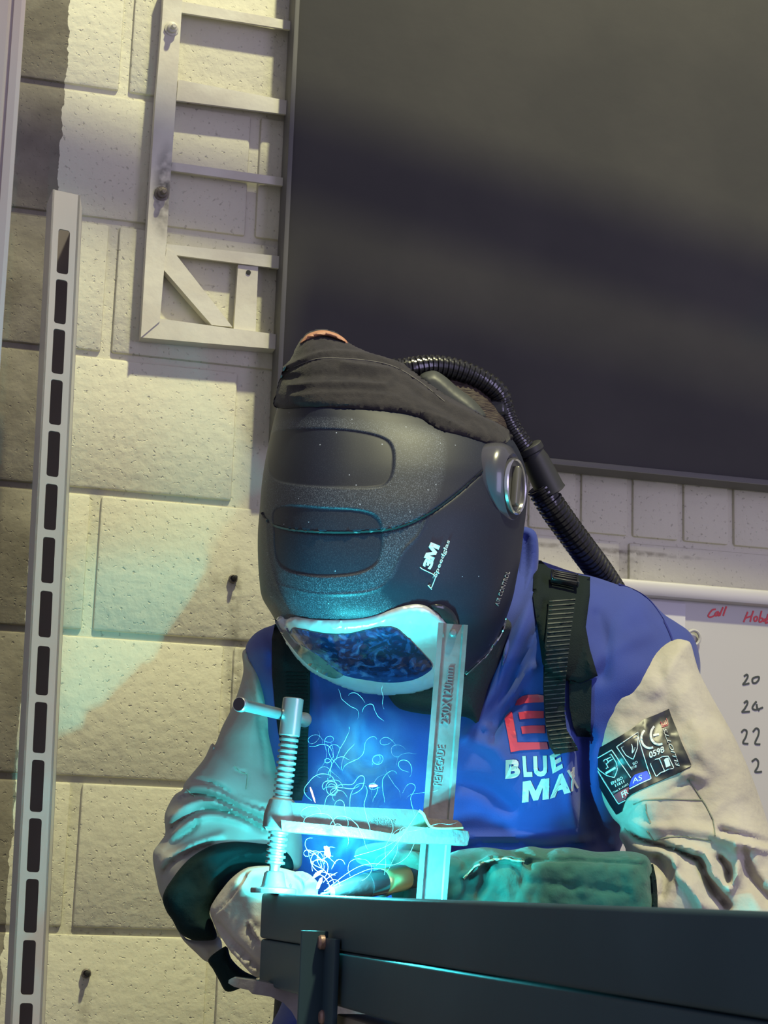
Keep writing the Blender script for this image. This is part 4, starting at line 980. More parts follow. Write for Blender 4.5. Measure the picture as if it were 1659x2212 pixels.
sleeveR = inflate('sleeve', slR, sb, .085, 95, M['cream'], pe, step=7, nz=(.0035, 45), strokes=[
    ([R5(*p) for p in ((875, 470), (940, 520), (1030, 560), (1150, 590), (1260, 640))], 6, -.022),
    ([R5(*p) for p in ((890, 440), (980, 470), (1080, 475), (1200, 480), (1350, 500))], 12, .008),
    ([R5(*p) for p in ((860, 535), (960, 590), (1080, 610), (1150, 660))], 11, .016), ([R5(*p) for p in ((1150, 620), (1170, 720), (1240, 800), (1300, 900))], 10, .014),
    ([R5(*p) for p in ((1130, 560), (1250, 590), (1330, 650), (1370, 730), (1440, 800))], 10, .018), ([R5(*p) for p in ((1290, 640), (1320, 740), (1370, 830), (1430, 900))], 10, -.024),
    ([R5(*p) for p in ((1480, 560), (1500, 640), (1490, 730), (1450, 800))], 9, .018), ([R5(*p) for p in ((1400, 640), (1440, 700), (1450, 780))], 8, -.020),
    ([R5(*p) for p in ((1380, 520), (1500, 560), (1659, 590))], 9, .014), ([R5(*p) for p in ((1400, 490), (1540, 520), (1659, 560))], 8, -.014),
    ([R5(*p) for p in ((1510, 620), (1560, 740), (1659, 860))], 14, -.020), ([R5(*p) for p in ((1060, 640), (1100, 740), (1080, 840))], 9, -.012),
    ([R5(*p) for p in ((870, 430), (900, 380), (960, 330), (1100, 290), (1230, 210))], 6, -.007), ([R5(*p) for p in ((920, 345), (930, 330), (1010, 320), (1180, 270))], 8, .005),
    ([R5(*p) for p in ((1210, 190), (1240, 180), (1300, 200))], 14, .008),
    ([(1420, 1430), (1440, 1500), (1445, 1560)], 18, -.006), ([(1490, 1480), (1510, 1560), (1530, 1640)], 22, .007)])
SB = bvh_of(sleeveR)
lines('stitching', [[R5(*p) for p in ((1222, 205), (1260, 260), (1320, 350), (1360, 430), (1372, 520))], [R5(*p) for p in ((925, 345), (985, 325), (1100, 318), (1300, 325))], [R5(*p) for p in ((993, 345), (1000, 400), (1020, 450))], [R5(*p) for p in ((1000, 490), (1040, 545), (1090, 530), (1200, 520), (1350, 545))]], 2.2, SB, mat('leather_seam', (.20, .22, .17), .9), sleeveR)
# label on the sleeve
def LZ(u, v): return (1260 + u / 6.636, 1520 + v / 6.636)
lab = patch('label', [LZ(*p) for p in ((58, 725), (250, 635), (480, 505), (680, 385), (790, 300), (860, 240), (1000, 180), (1225, 80), (1250, 150), (1320, 330), (1400, 545), (1490, 740), (1548, 885), (1535, 910), (1400, 985), (1150, 1095), (800, 1250), (690, 1310), (625, 1370), (590, 1440), (565, 1540), (492, 1585), (400, 1450), (300, 1280), (200, 1090), (130, 950))], SB, M['labelbk'], pe, off=.0012, th=.0010, step=6, smooth=False)
LBv = bvh_of(lab)
def ll(polys, w=1.5, nm='pictogram', m=None): return lines(nm, [[LZ(*p) for p in pl] for pl in polys], w, LBv, m or M['print'], lab, off=.0003, th=.0005, step=4)
def arcp(c, r, a0, a1, n=14, rot=0, sq=1.):
    o_ = []
    for i in range(n + 1):
        a = math.radians(a0 + (a1 - a0) * i / n); x, y = math.cos(a) * r, math.sin(a) * r * sq
        rr_ = math.radians(rot); o_.append((c[0] + x * math.cos(rr_) - y * math.sin(rr_), c[1] + x * math.sin(rr_) + y * math.cos(rr_)))
    return o_
patch('red_band', [LZ(*p) for p in ((440, 1310), (560, 1240), (655, 1195), (640, 1290), (610, 1365), (510, 1425))], LBv, M['labelred'], lab, off=.0003, th=.0003, step=6, smooth=False)
patch('blue_band', [LZ(*p) for p in ((660, 1180), (690, 1080), (740, 1020), (800, 1000), (915, 965), (968, 1075), (820, 1130), (665, 1205))], LBv, M['labelblue'], lab, off=.0003, th=.0003, step=6, smooth=False)
ll([[(130, 825), (410, 665), (680, 1060)], [(130, 825), (300, 1110), (510, 1440), (605, 1385)], [(480, 620), (785, 410), (790, 500), (850, 700), (975, 1078), (820, 1145), (665, 1225)], [(480, 620), (700, 950)],
    [(178, 868), (400, 725), (480, 850), (492, 950), (450, 1060), (340, 1030), (230, 950), (178, 868)], [(545, 635), (780, 475), (775, 640), (715, 800), (610, 740), (545, 635)],
    [(290, 820), (330, 865), (370, 840), (330, 790), (290, 820)], [(330, 800), (400, 765)], [(350, 840), (425, 795)], [(335, 865), (360, 920)], [(330, 930), (345, 920)],
    [(690, 580), (705, 620), (700, 700)], [(700, 710), (745, 620), (715, 700)],
    [(960, 860), (1030, 800), (1090, 790), (1130, 760), (1220, 755), (1300, 930), (1220, 940), (1170, 970), (1110, 990), (1045, 1050), (960, 860)], [(1090, 790), (1165, 968)]], 1.7)
ll([[(325, 1000), (465, 915)]], 4.5)
ll([arcp((960, 495), 130, 55, 215, 14, 15, 1.12)], 4.6, 'certification_mark'); ll([arcp((1095, 440), 130, 55, 215, 14, 15, 1.15), [(1000, 460), (1085, 440)]], 4.6, 'certification_mark')
def lt(s, a, b, c, bold=.01, m=None, nm='lettering'):
    a, b, c = LZ(*a), LZ(*b), LZ(*c); text(nm, s, a, (b[0] - a[0], b[1] - a[1]), (c[0] - a[0], c[1] - a[1]), LBv, m or M['print'], lab, off=.0006, th=.0004, bold=bold)
lt('0598', (950, 790), (1165, 700), (935, 700), .02); lt('EN ISO', (415, 1165), (575, 1080), (400, 1125), .02); lt('11611', (470, 1195), (595, 1135), (455, 1155), .02)
lt('Class 2 - A1/A2', (437, 1290), (655, 1165), (425, 1265), .0); lt('FR', (570, 1355), (655, 1290), (545, 1280), .01); lt('AS', (712, 1150), (845, 1095), (705, 1075), .0)
lt('ISO', (715, 885), (780, 850), (705, 850), .01); lt('11149', (690, 945), (765, 915), (685, 905), .01)
lt('i', (1185, 920), (1255, 890), (1150, 800), .06); lt('ELLIOTTS', (1385, 900), (1195, 370), (-20 + 1345, 885), .0)
ll([[(1105, 260), (1130, 340), (1220, 310), (1190, 215)], [(1125, 275), (1140, 315)], [(1150, 255), (1162, 305)], [(1172, 245), (1188, 295)], [(1135, 318), (1200, 295)]], 1.6, 'emblem', M['labelred'])
# image-left sleeve
slL = [(523, 1412), (532, 1402), (545, 1416), (568, 1432), (586, 1458), (598, 1510), (604, 1580), (618, 1640), (640, 1700), (655, 1760), (655, 1840), (640, 1880), (560, 1880), (500, 1900), (440, 1960), (400, 2010), (352, 1945), (338, 1900), (330, 1846), (345, 1820), (357, 1800), (356, 1760), (375, 1720), (394, 1706), (400, 1690), (440, 1640), (457, 1606), (465, 1608), (480, 1570), (505, 1520), (525, 1455)]
def Z7(u, v): return (300 + u / 3.352, 1240 + v / 3.352)
sbl = idw([(530, 1410, 2.50), (570, 1500, 2.46), (520, 1600, 2.44), (600, 1650, 2.44), (450, 1700, 2.40), (600, 1800, 2.38), (380, 1800, 2.36), (500, 1850, 2.32), (350, 1900, 2.34), (420, 1960, 2.28)])
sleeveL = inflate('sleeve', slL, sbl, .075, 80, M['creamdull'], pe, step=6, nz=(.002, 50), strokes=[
    ([Z7(*p) for p in ((370, 1505), (480, 1500), (600, 1545), (740, 1640), (930, 1695))], 4, -.009), ([Z7(*p) for p in ((320, 1560), (400, 1540), (520, 1560), (680, 1620), (780, 1670), (920, 1730))], 7, .010),
    ([Z7(*p) for p in ((200, 1720), (280, 1640), (380, 1600), (480, 1600), (600, 1640), (760, 1720), (910, 1790))], 5, -.014), ([Z7(*p) for p in ((200, 1800), (300, 1700), (420, 1650), (560, 1650), (720, 1720), (880, 1800))], 8, .012),
    ([Z7(*p) for p in ((190, 1890), (300, 1790), (430, 1720), (560, 1705), (720, 1755), (900, 1850))], 6, -.014), ([Z7(*p) for p in ((150, 1980), (300, 1850), (450, 1760), (620, 1760), (800, 1820))], 9, .012),
    ([Z7(*p) for p in ((110, 2000), (220, 1940), (380, 1850), (420, 1790))], 6, -.009), ([Z7(*p) for p in ((150, 2120), (200, 2060), (300, 2000), (460, 1930), (600, 1890))], 8, .010), ([Z7(*p) for p in ((180, 2180), (230, 2100), (380, 2010), (520, 1960))], 6, -.010),
    ([Z7(*p) for p in ((870, 1050), (895, 1200), (912, 1300), (920, 1450))], 4, -.005), ([Z7(*p) for p in ((800, 620), (830, 750), (900, 950), (960, 1100))], 7, .008), ([Z7(*p) for p in ((780, 700), (800, 850), (860, 1000))], 5, -.007), ([Z7(*p) for p in ((700, 1420), (740, 1440), (785, 1450), (780, 1550))], 3, -.004),
    ([Z7(*p) for p in ((530, 1240), (520, 1320), (440, 1420))], 6, .005)])
SLB = bvh_of(sleeveL)
lines('stitching', [[Z7(*p) for p in ((350, 1560), (380, 1590), (415, 1620))]], 1.6, SLB, M['seam'], sleeveL)
lines('stitching', [[Z7(*p) for p in ((690, 1390), (740, 1440), (785, 1450), (775, 1560))]], 1.6, SLB, M['seam'], sleeveL)
inflate('sleeve_end', [(385, 2008), (410, 2030), (468, 2022), (480, 2045), (470, 2062), (448, 2078), (420, 2055), (395, 2030)], 2.27, .03, 20, M['creamdull'], pe, step=6)
def R6(u, v): return (300 + u / 2.304, 1680 + v / 2.304)
cuff = inflate('glove_cuff', [R6(*p) for p in ((118, 610), (130, 560), (165, 505), (215, 440), (275, 385), (360, 338), (430, 322), (500, 318), (590, 326), (690, 340), (760, 400), (760, 470), (660, 460), (560, 450), (500, 470), (440, 525), (395, 585), (362, 640), (352, 680), (372, 730), (385, 800), (300, 812), (250, 802), (200, 768), (165, 705), (140, 670))],
    idw([(370, 1950, 2.235), (420, 1860, 2.25), (540, 1840, 2.26), (620, 1850, 2.25), (460, 2010, 2.205)]), .035, 35, M['cuff'], pe, step=6, nz=(.002, 30), strokes=[([R6(*p) for p in ((380, 470), (480, 400), (600, 375), (700, 380))], 5, .004), ([R6(*p) for p in ((200, 500), (330, 400), (500, 350))], 8, .004)])
inflate('glove_strap', [R6(*p) for p in ((345, 905), (410, 850), (440, 842), (460, 900), (520, 960), (590, 995), (560, 1010), (500, 1050), (435, 1064), (400, 1010), (370, 955))], 2.20, .022, 20, M['cuff'], pe, step=6, strokes=[([R6(*p) for p in ((440, 920), (470, 970), (500, 990))], 4, .004)])
palm = inflate_data([R6(*p) for p in ((352, 665), (375, 610), (410, 560), (460, 500), (520, 455), (570, 440), (650, 438), (720, 450), (800, 480), (850, 560), (850, 700), (800, 850), (700, 960), (600, 990), (570, 985), (520, 935), (460, 860), (420, 800), (385, 745))],
    idw([(470, 1970, 2.185), (560, 1900, 2.175), (650, 1900, 2.165), (560, 2050, 2.165), (650, 2050, 2.17)]), .036, 45, step=6, strokes=[
    ([R6(*p) for p in ((365, 720), (410, 780), (480, 860), (560, 940), (600, 985))], 6, .010), ([R6(*p) for p in ((400, 735), (450, 800), (530, 880), (590, 940))], 5, -.006), ([R6(*p) for p in ((545, 740), (560, 780), (600, 820))], 4, -.008), ([R6(*p) for p in ((480, 520), (540, 600), (580, 700))], 14, .005), ([R6(*p) for p in ((360, 690), (420, 640), (480, 560), (530, 490))], 5, -.004), ([R6(*p) for p in ((740, 470), (760, 510), (800, 550))], 4, -.006), ([R6(*p) for p in ((690, 470), (720, 510), (740, 560))], 4, -.005)])
bms = [palm]
for f in FL + [TL]:
    bm = bmesh.new(); q = crom([tuple(P(*p)) for p in f], 5); n_ = len(q)
    add_tube(bm, [Vector(p) for p in q], [.0145 - .003 * i / n_ for i in range(n_)], 14)
    bm2 = bm; bms.append(bm2)
glL = fuse('welding_glove', bms, .0028, M['cream'], pe, 3)
glL['label'] = 'cream leather glove'
sculpt(glL, [([R6(*p) for p in ((365, 720), (410, 780), (480, 860), (560, 940), (600, 985))], 5, .006), ([R6(*p) for p in ((395, 730), (450, 800), (530, 880), (590, 940))], 5, -.003), ([R6(*p) for p in ((545, 735), (558, 780), (600, 820))], 3.5, -.006),
    ([R6(*p) for p in ((555, 720), (590, 790), (606, 820))], 3, .004), ([R6(*p) for p in ((360, 700), (420, 640), (480, 560), (530, 490))], 4, -.003), ([R6(*p) for p in ((375, 690), (440, 640), (510, 560), (560, 480))], 5, .003),
    ([R6(*p) for p in ((740, 440), (765, 480), (800, 510), (815, 560))], 3.5, -.004), ([R6(*p) for p in ((700, 445), (730, 490), (750, 540))], 3.5, -.006), ([R6(*p) for p in ((780, 455), (805, 480), (830, 500))], 3, -.005)], (.0005, 18))
# image-right glove: green gauntlet and hand closed on the torch
gaun = inflate_data([(966, 1846), (985, 1838), (1003, 1834), (1050, 1830), (1100, 1836), (1145, 1828), (1180, 1833), (1230, 1830), (1290, 1840), (1350, 1838), (1392, 1846), (1405, 1862), (1414, 1890), (1418, 1930), (1420, 2010), (1300, 2040), (1000, 2010), (900, 1990), (890, 1950), (910, 1900), (930, 1870)],
    idw([(930, 1900, 2.17), (1050, 1900, 2.185), (1200, 1900, 2.20), (1380, 1900, 2.215)]), .052, 55, step=7, nz=(.003, 35), strokes=[
    ([R5(*p) for p in ((0, 730), (40, 710), (90, 670), (150, 645), (220, 642), (320, 655))], 5, .010), ([R5(*p) for p in ((20, 760), (80, 700), (160, 665), (300, 680))], 6, -.007), ([R5(*p) for p in ((120, 700), (110, 780), (90, 850))], 9, -.006),
    ([R5(*p) for p in ((260, 610), (340, 640), (375, 690), (350, 650))], 6, -.004), ([R5(*p) for p in ((330, 770), (600, 790), (900, 830))], 8, -.004), ([R5(*p) for p in ((340, 660), (500, 650), (700, 660), (980, 680))], 5, -.005)])
hand_p = inflate_data([(870, 1868), (900, 1858), (940, 1850), (985, 1850), (1010, 1870), (1010, 1940), (960, 1980), (900, 1975), (868, 1930)], 2.15, .030, 28, step=6)
bms = [gaun, hand_p]
for f in FR + [TR]:
    bm = bmesh.new(); q = crom([tuple(P(*p)) for p in f], 5); n_ = len(q); add_tube(bm, [Vector(p) for p in q], [.014 - .003 * i / n_ for i in range(n_)], 14); bms.append(bm)
glR = fuse('welding_glove', bms, .0028, M['green'], pe, 2)
glR['label'] = 'green suede gauntlet glove'
sculpt(glR, [([R5(*p) for p in ((0, 730), (40, 710), (90, 670), (150, 645), (220, 642), (320, 655))], 4, .005), ([R5(*p) for p in ((120, 700), (110, 780), (90, 850))], 9, -.003),
    ([R5(*p) for p in ((250, 600), (320, 630), (375, 690))], 5, -.003), ([R5(*p) for p in ((340, 655), (500, 648), (700, 652), (980, 670))], 3, -.003)], (.002, 22))
GB = bvh_of(glR)
lines('stitching', [[R5(*p) for p in ((0, 745), (35, 715), (60, 690), (110, 660), (170, 642), (230, 642), (330, 655))]], 3.0, GB, mat('pale_green_piping', (.30, .42, .28), .8), glR, off=.001, th=.0015)
lines('cuff_binding', [[(1402, 1868), (1409, 1900), (1412, 1940), (1412, 1990)]], 9, GB, M['cuff'], glR, off=.001, th=.0015)
# sleeve of the forearm behind the gauntlet, loose fingers of the green glove under the clamp arm
inflate('glove_back', [(770, 1835), (800, 1822), (850, 1818), (905, 1822), (920, 1850), (900, 1880), (860, 1878), (800, 1872), (770, 1860)], 2.20, .025, 18, M['green'], pe, step=5, nz=(.002, 20))
# harness straps
def S4(u, v): return (1000 + u / 2.517, 1100 + v / 2.517)
pad = patch('harness_strap', [S4(*p) for p in ((398, 282), (425, 278), (465, 318), (560, 345), (692, 368), (690, 470), (668, 640), (690, 760), (733, 905), (700, 922), (640, 945), (560, 930), (470, 900), (432, 840), (405, 640), (380, 470), (385, 340))], JB, M['strap'], pe, off=.003, th=.004, step=7, smooth=False, view=True, bump=.006, R=14, strokes=[([S4(*p) for p in ((415, 330), (420, 500), (440, 700), (455, 850))], 4, .003), ([S4(*p) for p in ((660, 380), (640, 600), (665, 760), (700, 900))], 4, .003)])
pad['label'] = 'padded shoulder strap with buckle'
PB = bvh_of(jacket, pad)
web = patch('webbing', [S4(*p) for p in ((468, 478), (618, 480), (610, 560), (585, 700), (565, 850), (556, 980), (552, 1100), (565, 1200), (620, 1290), (628, 1312), (500, 1335), (470, 1290), (450, 1180), (440, 1060), (436, 960), (440, 800), (455, 640))], PB, M['strap'], pad, off=.012, th=.003, step=6, smooth=False, view=True)
WB = bvh_of(jacket, pad, web)
patch('webbing', [S4(*p) for p in ((575, 930), (640, 948), (700, 925), (694, 1240), (625, 1235), (600, 1180), (580, 1080))], PB, M['strap'], pad, off=.003, th=.003, step=6, smooth=False, view=True)
wl = []
for k in range(34):
    y = 500 + k * 24.2; x0_ = np.interp(y, [480, 640, 960, 1180, 1330], [470, 456, 438, 450, 500]); x1_ = np.interp(y, [480, 700, 980, 1200, 1310], [616, 585, 556, 565, 625]); wl.append([S4(x0_ + 3, y + 3), S4(x1_ - 3, y - 8)])
lines('webbing_ribs', wl, 2.2, WB, mat('webbing_rib', (.03, .04, .04), .6), web, off=.0002, th=.0008, step=6)
bp0 = S4(545, 415); c0, n0 = hit(PB, *bp0); bx = (RH - n0 * RH.dot(n0)).normalized(); by = n0.cross(bx).normalized(); k1 = mpp(2.33) / 2.517 * 1.0
if by.z < 0: by = -by
tiltv = (bx * 1 - by * .06).normalized(); by = n0.cross(tiltv).normalized(); by = by if by.z > 0 else -by
bm = bmesh.new(); c0 = c0 + n0 * .010
for dy, hh, ww in ((62, 30, 138), (28, 20, 150), (-2, 20, 150), (-40, 26, 160)):
    add_box(bm, c0 + by * dy * k1, tiltv, by, n0, ww * k1, hh * k1, .008, bevel=.0018)
for s in (-1, 1): add_box(bm, c0 + tiltv * s * 74 * k1 + by * 5 * k1, tiltv, by, n0, 16 * k1, 120 * k1, .010, bevel=.0018)
obj('buckle', bm, M['glossblack'], pad, True)
padL = patch('harness_strap', [Z7(*p) for p in ((962, 470), (985, 360), (1040, 390), (1120, 520), (1240, 690), (1240, 900), (1225, 1200), (1225, 1480), (1180, 1640), (1100, 1640), (1040, 1300), (1010, 1150), (985, 960), (965, 740))], JB, M['strap'], pe, off=.003, th=.004, step=7, smooth=False, view=True, bump=.004, R=12, strokes=[([Z7(*p) for p in ((1050, 500), (1050, 700), (1060, 900), (1090, 1200))], 4, .003)])
PL = bvh_of(padL)
lines('webbing_ribs', [[Z7(1062 + k * .5, 560 + k * 26), Z7(1222, 560 + k * 26)] for k in range(6, 40)], 2.2, PL, M['cuff'], padL, off=.0002, th=.0008, step=8)

# ================================================================== torch
tq0, tq1 = P(712, 1928, 1.985), P(866, 1897, 2.060); td = tq1 - tq0; TLn = td.length; wq = mpp(2.02)
tt = empty('welding_torch', tq1, 'welding torch with brass collar held in the green glove behind the frame', 'torch')
bm = bmesh.new(); add_lathe(bm, [(3 * wq, -.012), (3 * wq, 0), (13 * wq, .002), (16 * wq, .010), (22 * wq, TLn * .30), (25 * wq, TLn * .48), (26 * wq, TLn * .52)], tq0, td, 32); obj('gas_cup', bm, M['blkcone'], tt, True)
bm = bmesh.new(); add_lathe(bm, [(26 * wq, TLn * .50), (27 * wq, TLn * .52), (28 * wq, TLn * .74)], tq0, td, 32); obj('insulator', bm, M['glossblack'], tt, True)
bm = bmesh.new(); add_lathe(bm, [(28 * wq, TLn * .72), (30 * wq, TLn * .74), (29 * wq, TLn * .80), (29 * wq, TLn * 1.02), (27 * wq, TLn * 1.06)], tq0, td, 32); obj('collar', bm, M['gold'], tt, True)
bm = bmesh.new(); hp = [tq0 + td * 1.04, P(900, 1905, 2.10), P(950, 1940, 2.13), P(985, 2010, 2.15), P(1000, 2120, 2.17)]; q = crom([tuple(p) for p in hp], 6)
add_tube(bm, [Vector(p) for p in q], .0125, 18); obj('handle', bm, M['rubber'], tt, True)

# ================================================================== arc, sparks, smoke
AR = P(697, 1886, 1.968)
hot = bpy.data.materials.new('arc_light'); hot.use_nodes = True; nt = hot.node_tree; nt.nodes.clear()
e = nt.nodes.new('ShaderNodeEmission'); oo = nt.nodes.new('ShaderNodeOutputMaterial'); e.inputs[0].default_value = (.25, .95, 1, 1); e.inputs[1].default_value = 14; nt.links.new(e.outputs[0], oo.inputs[0])
bm = bmesh.new()
for (x, y, d, rx, ry, sl) in ((690, 1908, 1.975, 4, 12, 4), (707, 1840, 1.985, 6, 12, -3), (686, 1888, 1.98, 5, 8, 8)):
    n0_ = len(bm.verts); bmesh.ops.create_icosphere(bm, subdivisions=3, radius=1)
    bm.verts.ensure_lookup_table(); c = P(x, y, d); w = mpp(d)
    for v in bm.verts[n0_:]:
        k = 1 + .5 * noise.noise(v.co * 2 + Vector((x, 0, 0))); l = v.co * k
        v.co = c + RH * (l.x * rx + l.z * sl) * w + Z3 * l.z * ry * w + FH * l.y * rx * w
tag(obj('welding_arc', bm, hot, None, True), 'brilliant cyan welding arc burning just above the frame end', 'welding arc')
spk = bpy.data.materials.new('spark_light'); spk.use_nodes = True; nt = spk.node_tree; nt.nodes.clear()
e = nt.nodes.new('ShaderNodeEmission'); oo = nt.nodes.new('ShaderNodeOutputMaterial'); e.inputs[0].default_value = (1, .62, .62, 1); e.inputs[1].default_value = 5; nt.links.new(e.outputs[0], oo.inputs[0])
for k, (a, b, r, lb) in enumerate((((670, 1700, 2.0), (681, 1734, 2.0), 3.2, 'pinkish white glowing spark above the clamp arm, beside the screw thread'), ((797, 1698, 2.0), (816, 1697, 2.0), 4.5, 'short pinkish glowing spark in the smoke left of the clamp rail'))):
    bm = bmesh.new(); A_, B_ = P(*a), P(*b); w = mpp(2.0); add_tube(bm, [A_, A_.lerp(B_, .2), A_.lerp(B_, .8), B_], [.3 * r * w * .5, r * w * .6, r * w * .5, .1 * r * w], 10)
    tag(obj('spark', bm, spk, None, True), lb, 'spark', 'loose sparks in the smoke')
smk = mat('lit_fume', (.45, .75, .9), .9)
smk.node_tree.nodes['Principled BSDF'].inputs['Transmission Weight'].default_value = 0
smk.node_tree.nodes['Principled BSDF'].inputs['Alpha'].default_value = .45
rnd = random.Random(11); bm = bmesh.new()
def curl(x, y, d, n, turn, stepp, r):
    a = rnd.uniform(-2.4, -.7); pts = []
    k = rnd.uniform(-turn, turn)
    for i in range(n):
        pts.append(P(x, y, d)); k = k * .9 + rnd.uniform(-.75, .75) * turn; a += k
        x += math.cos(a) * stepp + rnd.uniform(-.3, .3); y += math.sin(a) * stepp - .5; d += rnd.uniform(-.002, .002)
    nn = len(pts); add_tube(bm, pts, [r * mpp(2) * (.25 + math.sin(math.pi * (i + .5) / nn)) * rnd.uniform(.4, .85) for i in range(nn)], 5)
for _ in range(14): curl(rnd.gauss(730, 28), rnd.uniform(1640, 1760), rnd.uniform(1.99, 2.03), rnd.randint(14, 30), .3, 4.5, .5)
for _ in range(10): curl(rnd.uniform(660, 850), rnd.uniform(1760, 1900), rnd.uniform(1.97, 2.0), rnd.randint(14, 34), .25, 5, .42)
for _ in range(16): curl(rnd.uniform(680, 910), rnd.uniform(1560, 1740), rnd.uniform(2.0, 2.08), rnd.randint(12, 26), .3, 5, .35)
for _ in range(4): curl(rnd.uniform(770, 850), rnd.uniform(1510, 1560), 2.03, rnd.randint(10, 18), .4, 5, .45)
for _ in range(14): curl(rnd.gauss(700, 16), rnd.uniform(1830, 1920), 1.975, rnd.randint(8, 20), .35, 5, .55)
for pl in ([(700, 1925), (760, 1880), (800, 1866), (850, 1868), (880, 1850), (895, 1822)], [(700, 1925), (790, 1880), (830, 1878)], [(812, 1870), (850, 1832), (905, 1752)], [(765, 1850), (830, 1830), (868, 1806)]):
    q = crom(pl, 8); add_tube(bm, [P(x, y, 1.985) for x, y in q], .42 * mpp(2), 5)
tag(obj('fume_curls', bm, smk, None, True), 'thin curling wisps and spark threads rising from the arc', 'smoke', kind='stuff')
# smoke as a real volume
bm = bmesh.new(); bmesh.ops.create_icosphere(bm, subdivisions=4, radius=1)
c = P(775, 1710, 2.09)
for v in bm.verts:
    l = v.co.copy(); v.co = c + RH * l.x * .088 + Z3 * l.z * .125 + FH * l.y * .085 - RH * l.z * .0
vol = bpy.data.materials.new('fume'); vol.use_nodes = True; nt = vol.node_tree; nt.nodes.clear(); N = nt.nodes; L = nt.links
out = N.new('ShaderNodeOutputMaterial'); vs_ = N.new('ShaderNodeVolumeScatter'); vs_.inputs['Color'].default_value = (.14, .50, 1, 1); vs_.inputs['Anisotropy'].default_value = .1
tc = N.new('ShaderNodeTexCoord'); ns = N.new('ShaderNodeTexNoise'); ns.inputs['Scale'].default_value = 16; ns.inputs['Detail'].default_value = 5; ns.inputs['Distortion'].default_value = 1.2; L.new(tc.outputs['Object'], ns.inputs['Vector'])
mr = N.new('ShaderNodeMapRange'); mr.inputs['From Min'].default_value = .45; mr.inputs['From Max'].default_value = .72; L.new(ns.outputs['Fac'], mr.inputs['Value'])
mp = N.new('ShaderNodeMapping'); mp.vector_type = 'POINT'; mp.inputs['Location'].default_value = (-c.x / .085, -c.y / .085, -c.z / .12); mp.inputs['Scale'].default_value = (1 / .085, 1 / .085, 1 / .12)
ln = N.new('ShaderNodeVectorMath'); ln.operation = 'LENGTH'; L.new(tc.outputs['Object'], mp.inputs[0]); L.new(mp.outputs[0], ln.inputs[0])
fo = N.new('ShaderNodeMapRange'); fo.inputs['From Min'].default_value = .95; fo.inputs['From Max'].default_value = .2; L.new(ln.outputs['Value'], fo.inputs['Value'])
mu = N.new('ShaderNodeMath'); mu.operation = 'MULTIPLY'; L.new(mr.outputs[0], mu.inputs[0]); L.new(fo.outputs[0], mu.inputs[1])
m2 = N.new('ShaderNodeMath'); m2.operation = 'MULTIPLY'; L.new(mu.outputs[0], m2.inputs[0]); m2.inputs[1].default_value = SMOKE if 'SMOKE' in globals() else 30.; 
mq = N.new('ShaderNodeMapping'); c2 = P(700, 1868, 1.985); mq.inputs['Location'].default_value = (-c2.x / .024, -c2.y / .024, -c2.z / .04); mq.inputs['Scale'].default_value = (1 / .024, 1 / .024, 1 / .04)
l2 = N.new('ShaderNodeVectorMath'); l2.operation = 'LENGTH'; L.new(tc.outputs['Object'], mq.inputs[0]); L.new(mq.outputs[0], l2.inputs[0])
f2 = N.new('ShaderNodeMapRange'); f2.inputs['From Min'].default_value = 1.; f2.inputs['From Max'].default_value = .1; f2.inputs['To Max'].default_value = 45; L.new(l2.outputs['Value'], f2.inputs['Value'])
m4 = N.new('ShaderNodeMath'); m4.operation = 'MULTIPLY'; L.new(f2.outputs[0], m4.inputs[0]); L.new(mr.outputs[0], m4.inputs[1])
m3 = N.new('ShaderNodeMath'); m3.operation = 'ADD'; L.new(m2.outputs[0], m3.inputs[0]); L.new(m4.outputs[0], m3.inputs[1]); L.new(m3.outputs[0], vs_.inputs['Density']); L.new(vs_.outputs[0], out.inputs['Volume'])
tag(obj('smoke_cloud', bm, vol, None, True), 'blue-lit haze of welding smoke rising in front of the chest', 'smoke', kind='stuff')

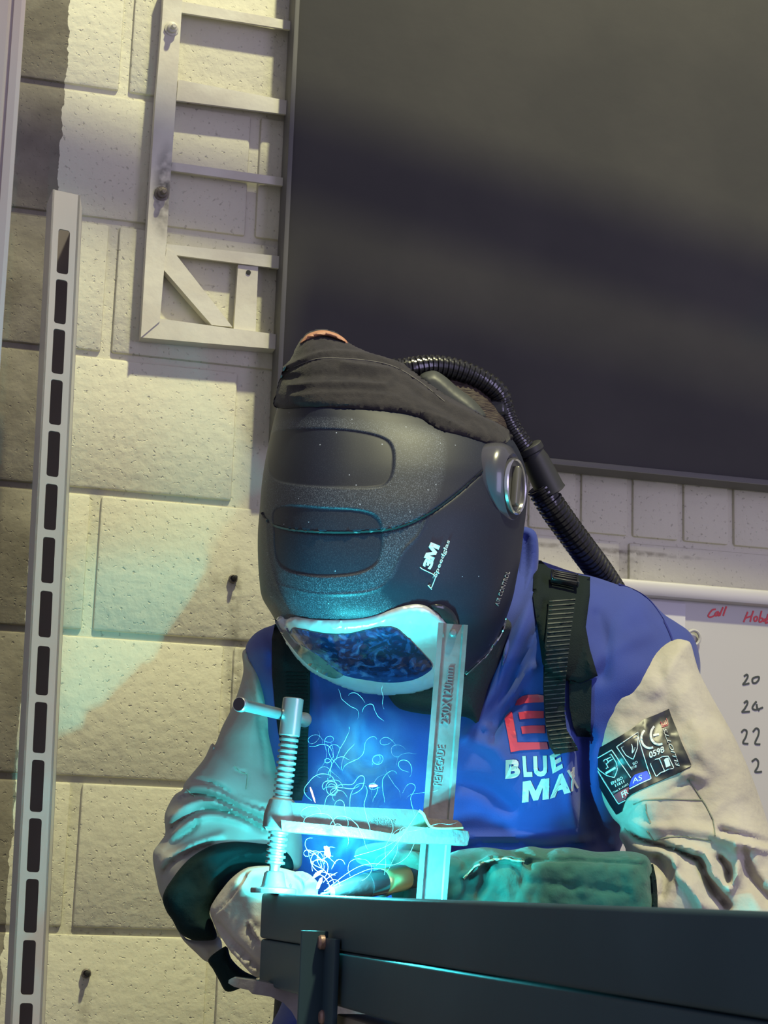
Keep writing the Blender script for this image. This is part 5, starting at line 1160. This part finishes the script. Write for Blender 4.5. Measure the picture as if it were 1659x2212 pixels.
# ================================================================== light
def light(name, kind, loc, energy, color, **kw):
    l = bpy.data.lights.new(name, kind); l.energy = energy; l.color = color
    for k, v in kw.items(): setattr(l, k, v)
    o = bpy.data.objects.new(name, l); COL.objects.link(o); o.location = loc; return o
light('arc_lamp', 'POINT', P(697, 1903, 1.962), 21, (.06, .90, 1.0), shadow_soft_size=.006)
light('plume_lamp', 'POINT', P(700, 1836, 1.925), 5.5, (.06, .90, 1.0), shadow_soft_size=.010)
bt = PY(1300, 1020, YB)
LP = Vector((1.6, 0.1, 7.2))
key = light('high_bay_lamp', 'AREA', LP, 530, (1, .97, .56), shape='DISK', size=.28)
key.rotation_euler = (PY(830, 900, WALL) - LP).to_track_quat('-Z', 'Y').to_euler()
fill = light('violet_fill', 'AREA', CAM + RH * 2.2 + FH * .2 + Z3 * .8, 26, (.66, .58, 1), shape='RECTANGLE', size=1.0, size_y=1.8)  # unseen soft violet light, added for the sheen on the helmet
fill.rotation_euler = (P(900, 1100, 2.3) - fill.location).to_track_quat('-Z', 'Y').to_euler()
w = bpy.data.worlds.new('room_air'); scene.world = w; w.use_nodes = True
bg = w.node_tree.nodes['Background']; bg.inputs[0].default_value = (.72, .68, .92, 1); bg.inputs[1].default_value = .42
# unseen pipes added overhead to cast the dark bands across the board
for nm, A_, B_, s, r, lb in (('shadow_pipe', (640, 335), (1659, 640), .2, .038, 'unseen pipe added above the frame to shade the board, nearer the wall'), ('shadow_pipe', (640, 740), (1659, 990), .2, .050, 'thicker unseen pipe added above the frame to shade the board')):
    a3, b3 = PY(*A_, YB), PY(*B_, YB); a3, b3 = a3 + (a3 - b3) * (.9 if r < .045 else .02), b3 + (b3 - a3) * .4
    a3 = a3.lerp(LP, s); b3 = b3.lerp(LP, s); bm = bmesh.new(); add_lathe(bm, [(r, 0), (r, (b3 - a3).length)], a3, b3 - a3, 32)
    print(nm, [proj(a3.lerp(b3, t)) for t in (0, .5, 1)])
    tag(obj(nm, bm, M['trunk'], None, True), lb, 'shadow caster')

# ================================================================== camera
cam = bpy.data.cameras.new('camera'); co = bpy.data.objects.new('camera', cam); COL.objects.link(co)
co.matrix_world = Matrix(((RT.x, UP.x, -FW.x, CAM.x), (RT.y, UP.y, -FW.y, CAM.y), (RT.z, UP.z, -FW.z, CAM.z), (0, 0, 0, 1)))
cam.sensor_fit = 'HORIZONTAL'; cam.sensor_width = 36; cam.lens = FPX / 1659 * 36; cam.clip_start = .05
cam.dof.use_dof = True; cam.dof.focus_distance = 2.2; cam.dof.aperture_fstop = 45
scene.camera = co
scene.view_settings.view_transform = 'Standard'; scene.view_settings.look = 'None'; scene.view_settings.gamma = 1; scene.view_settings.use_curve_mapping = False
scene.view_settings.exposure = 0
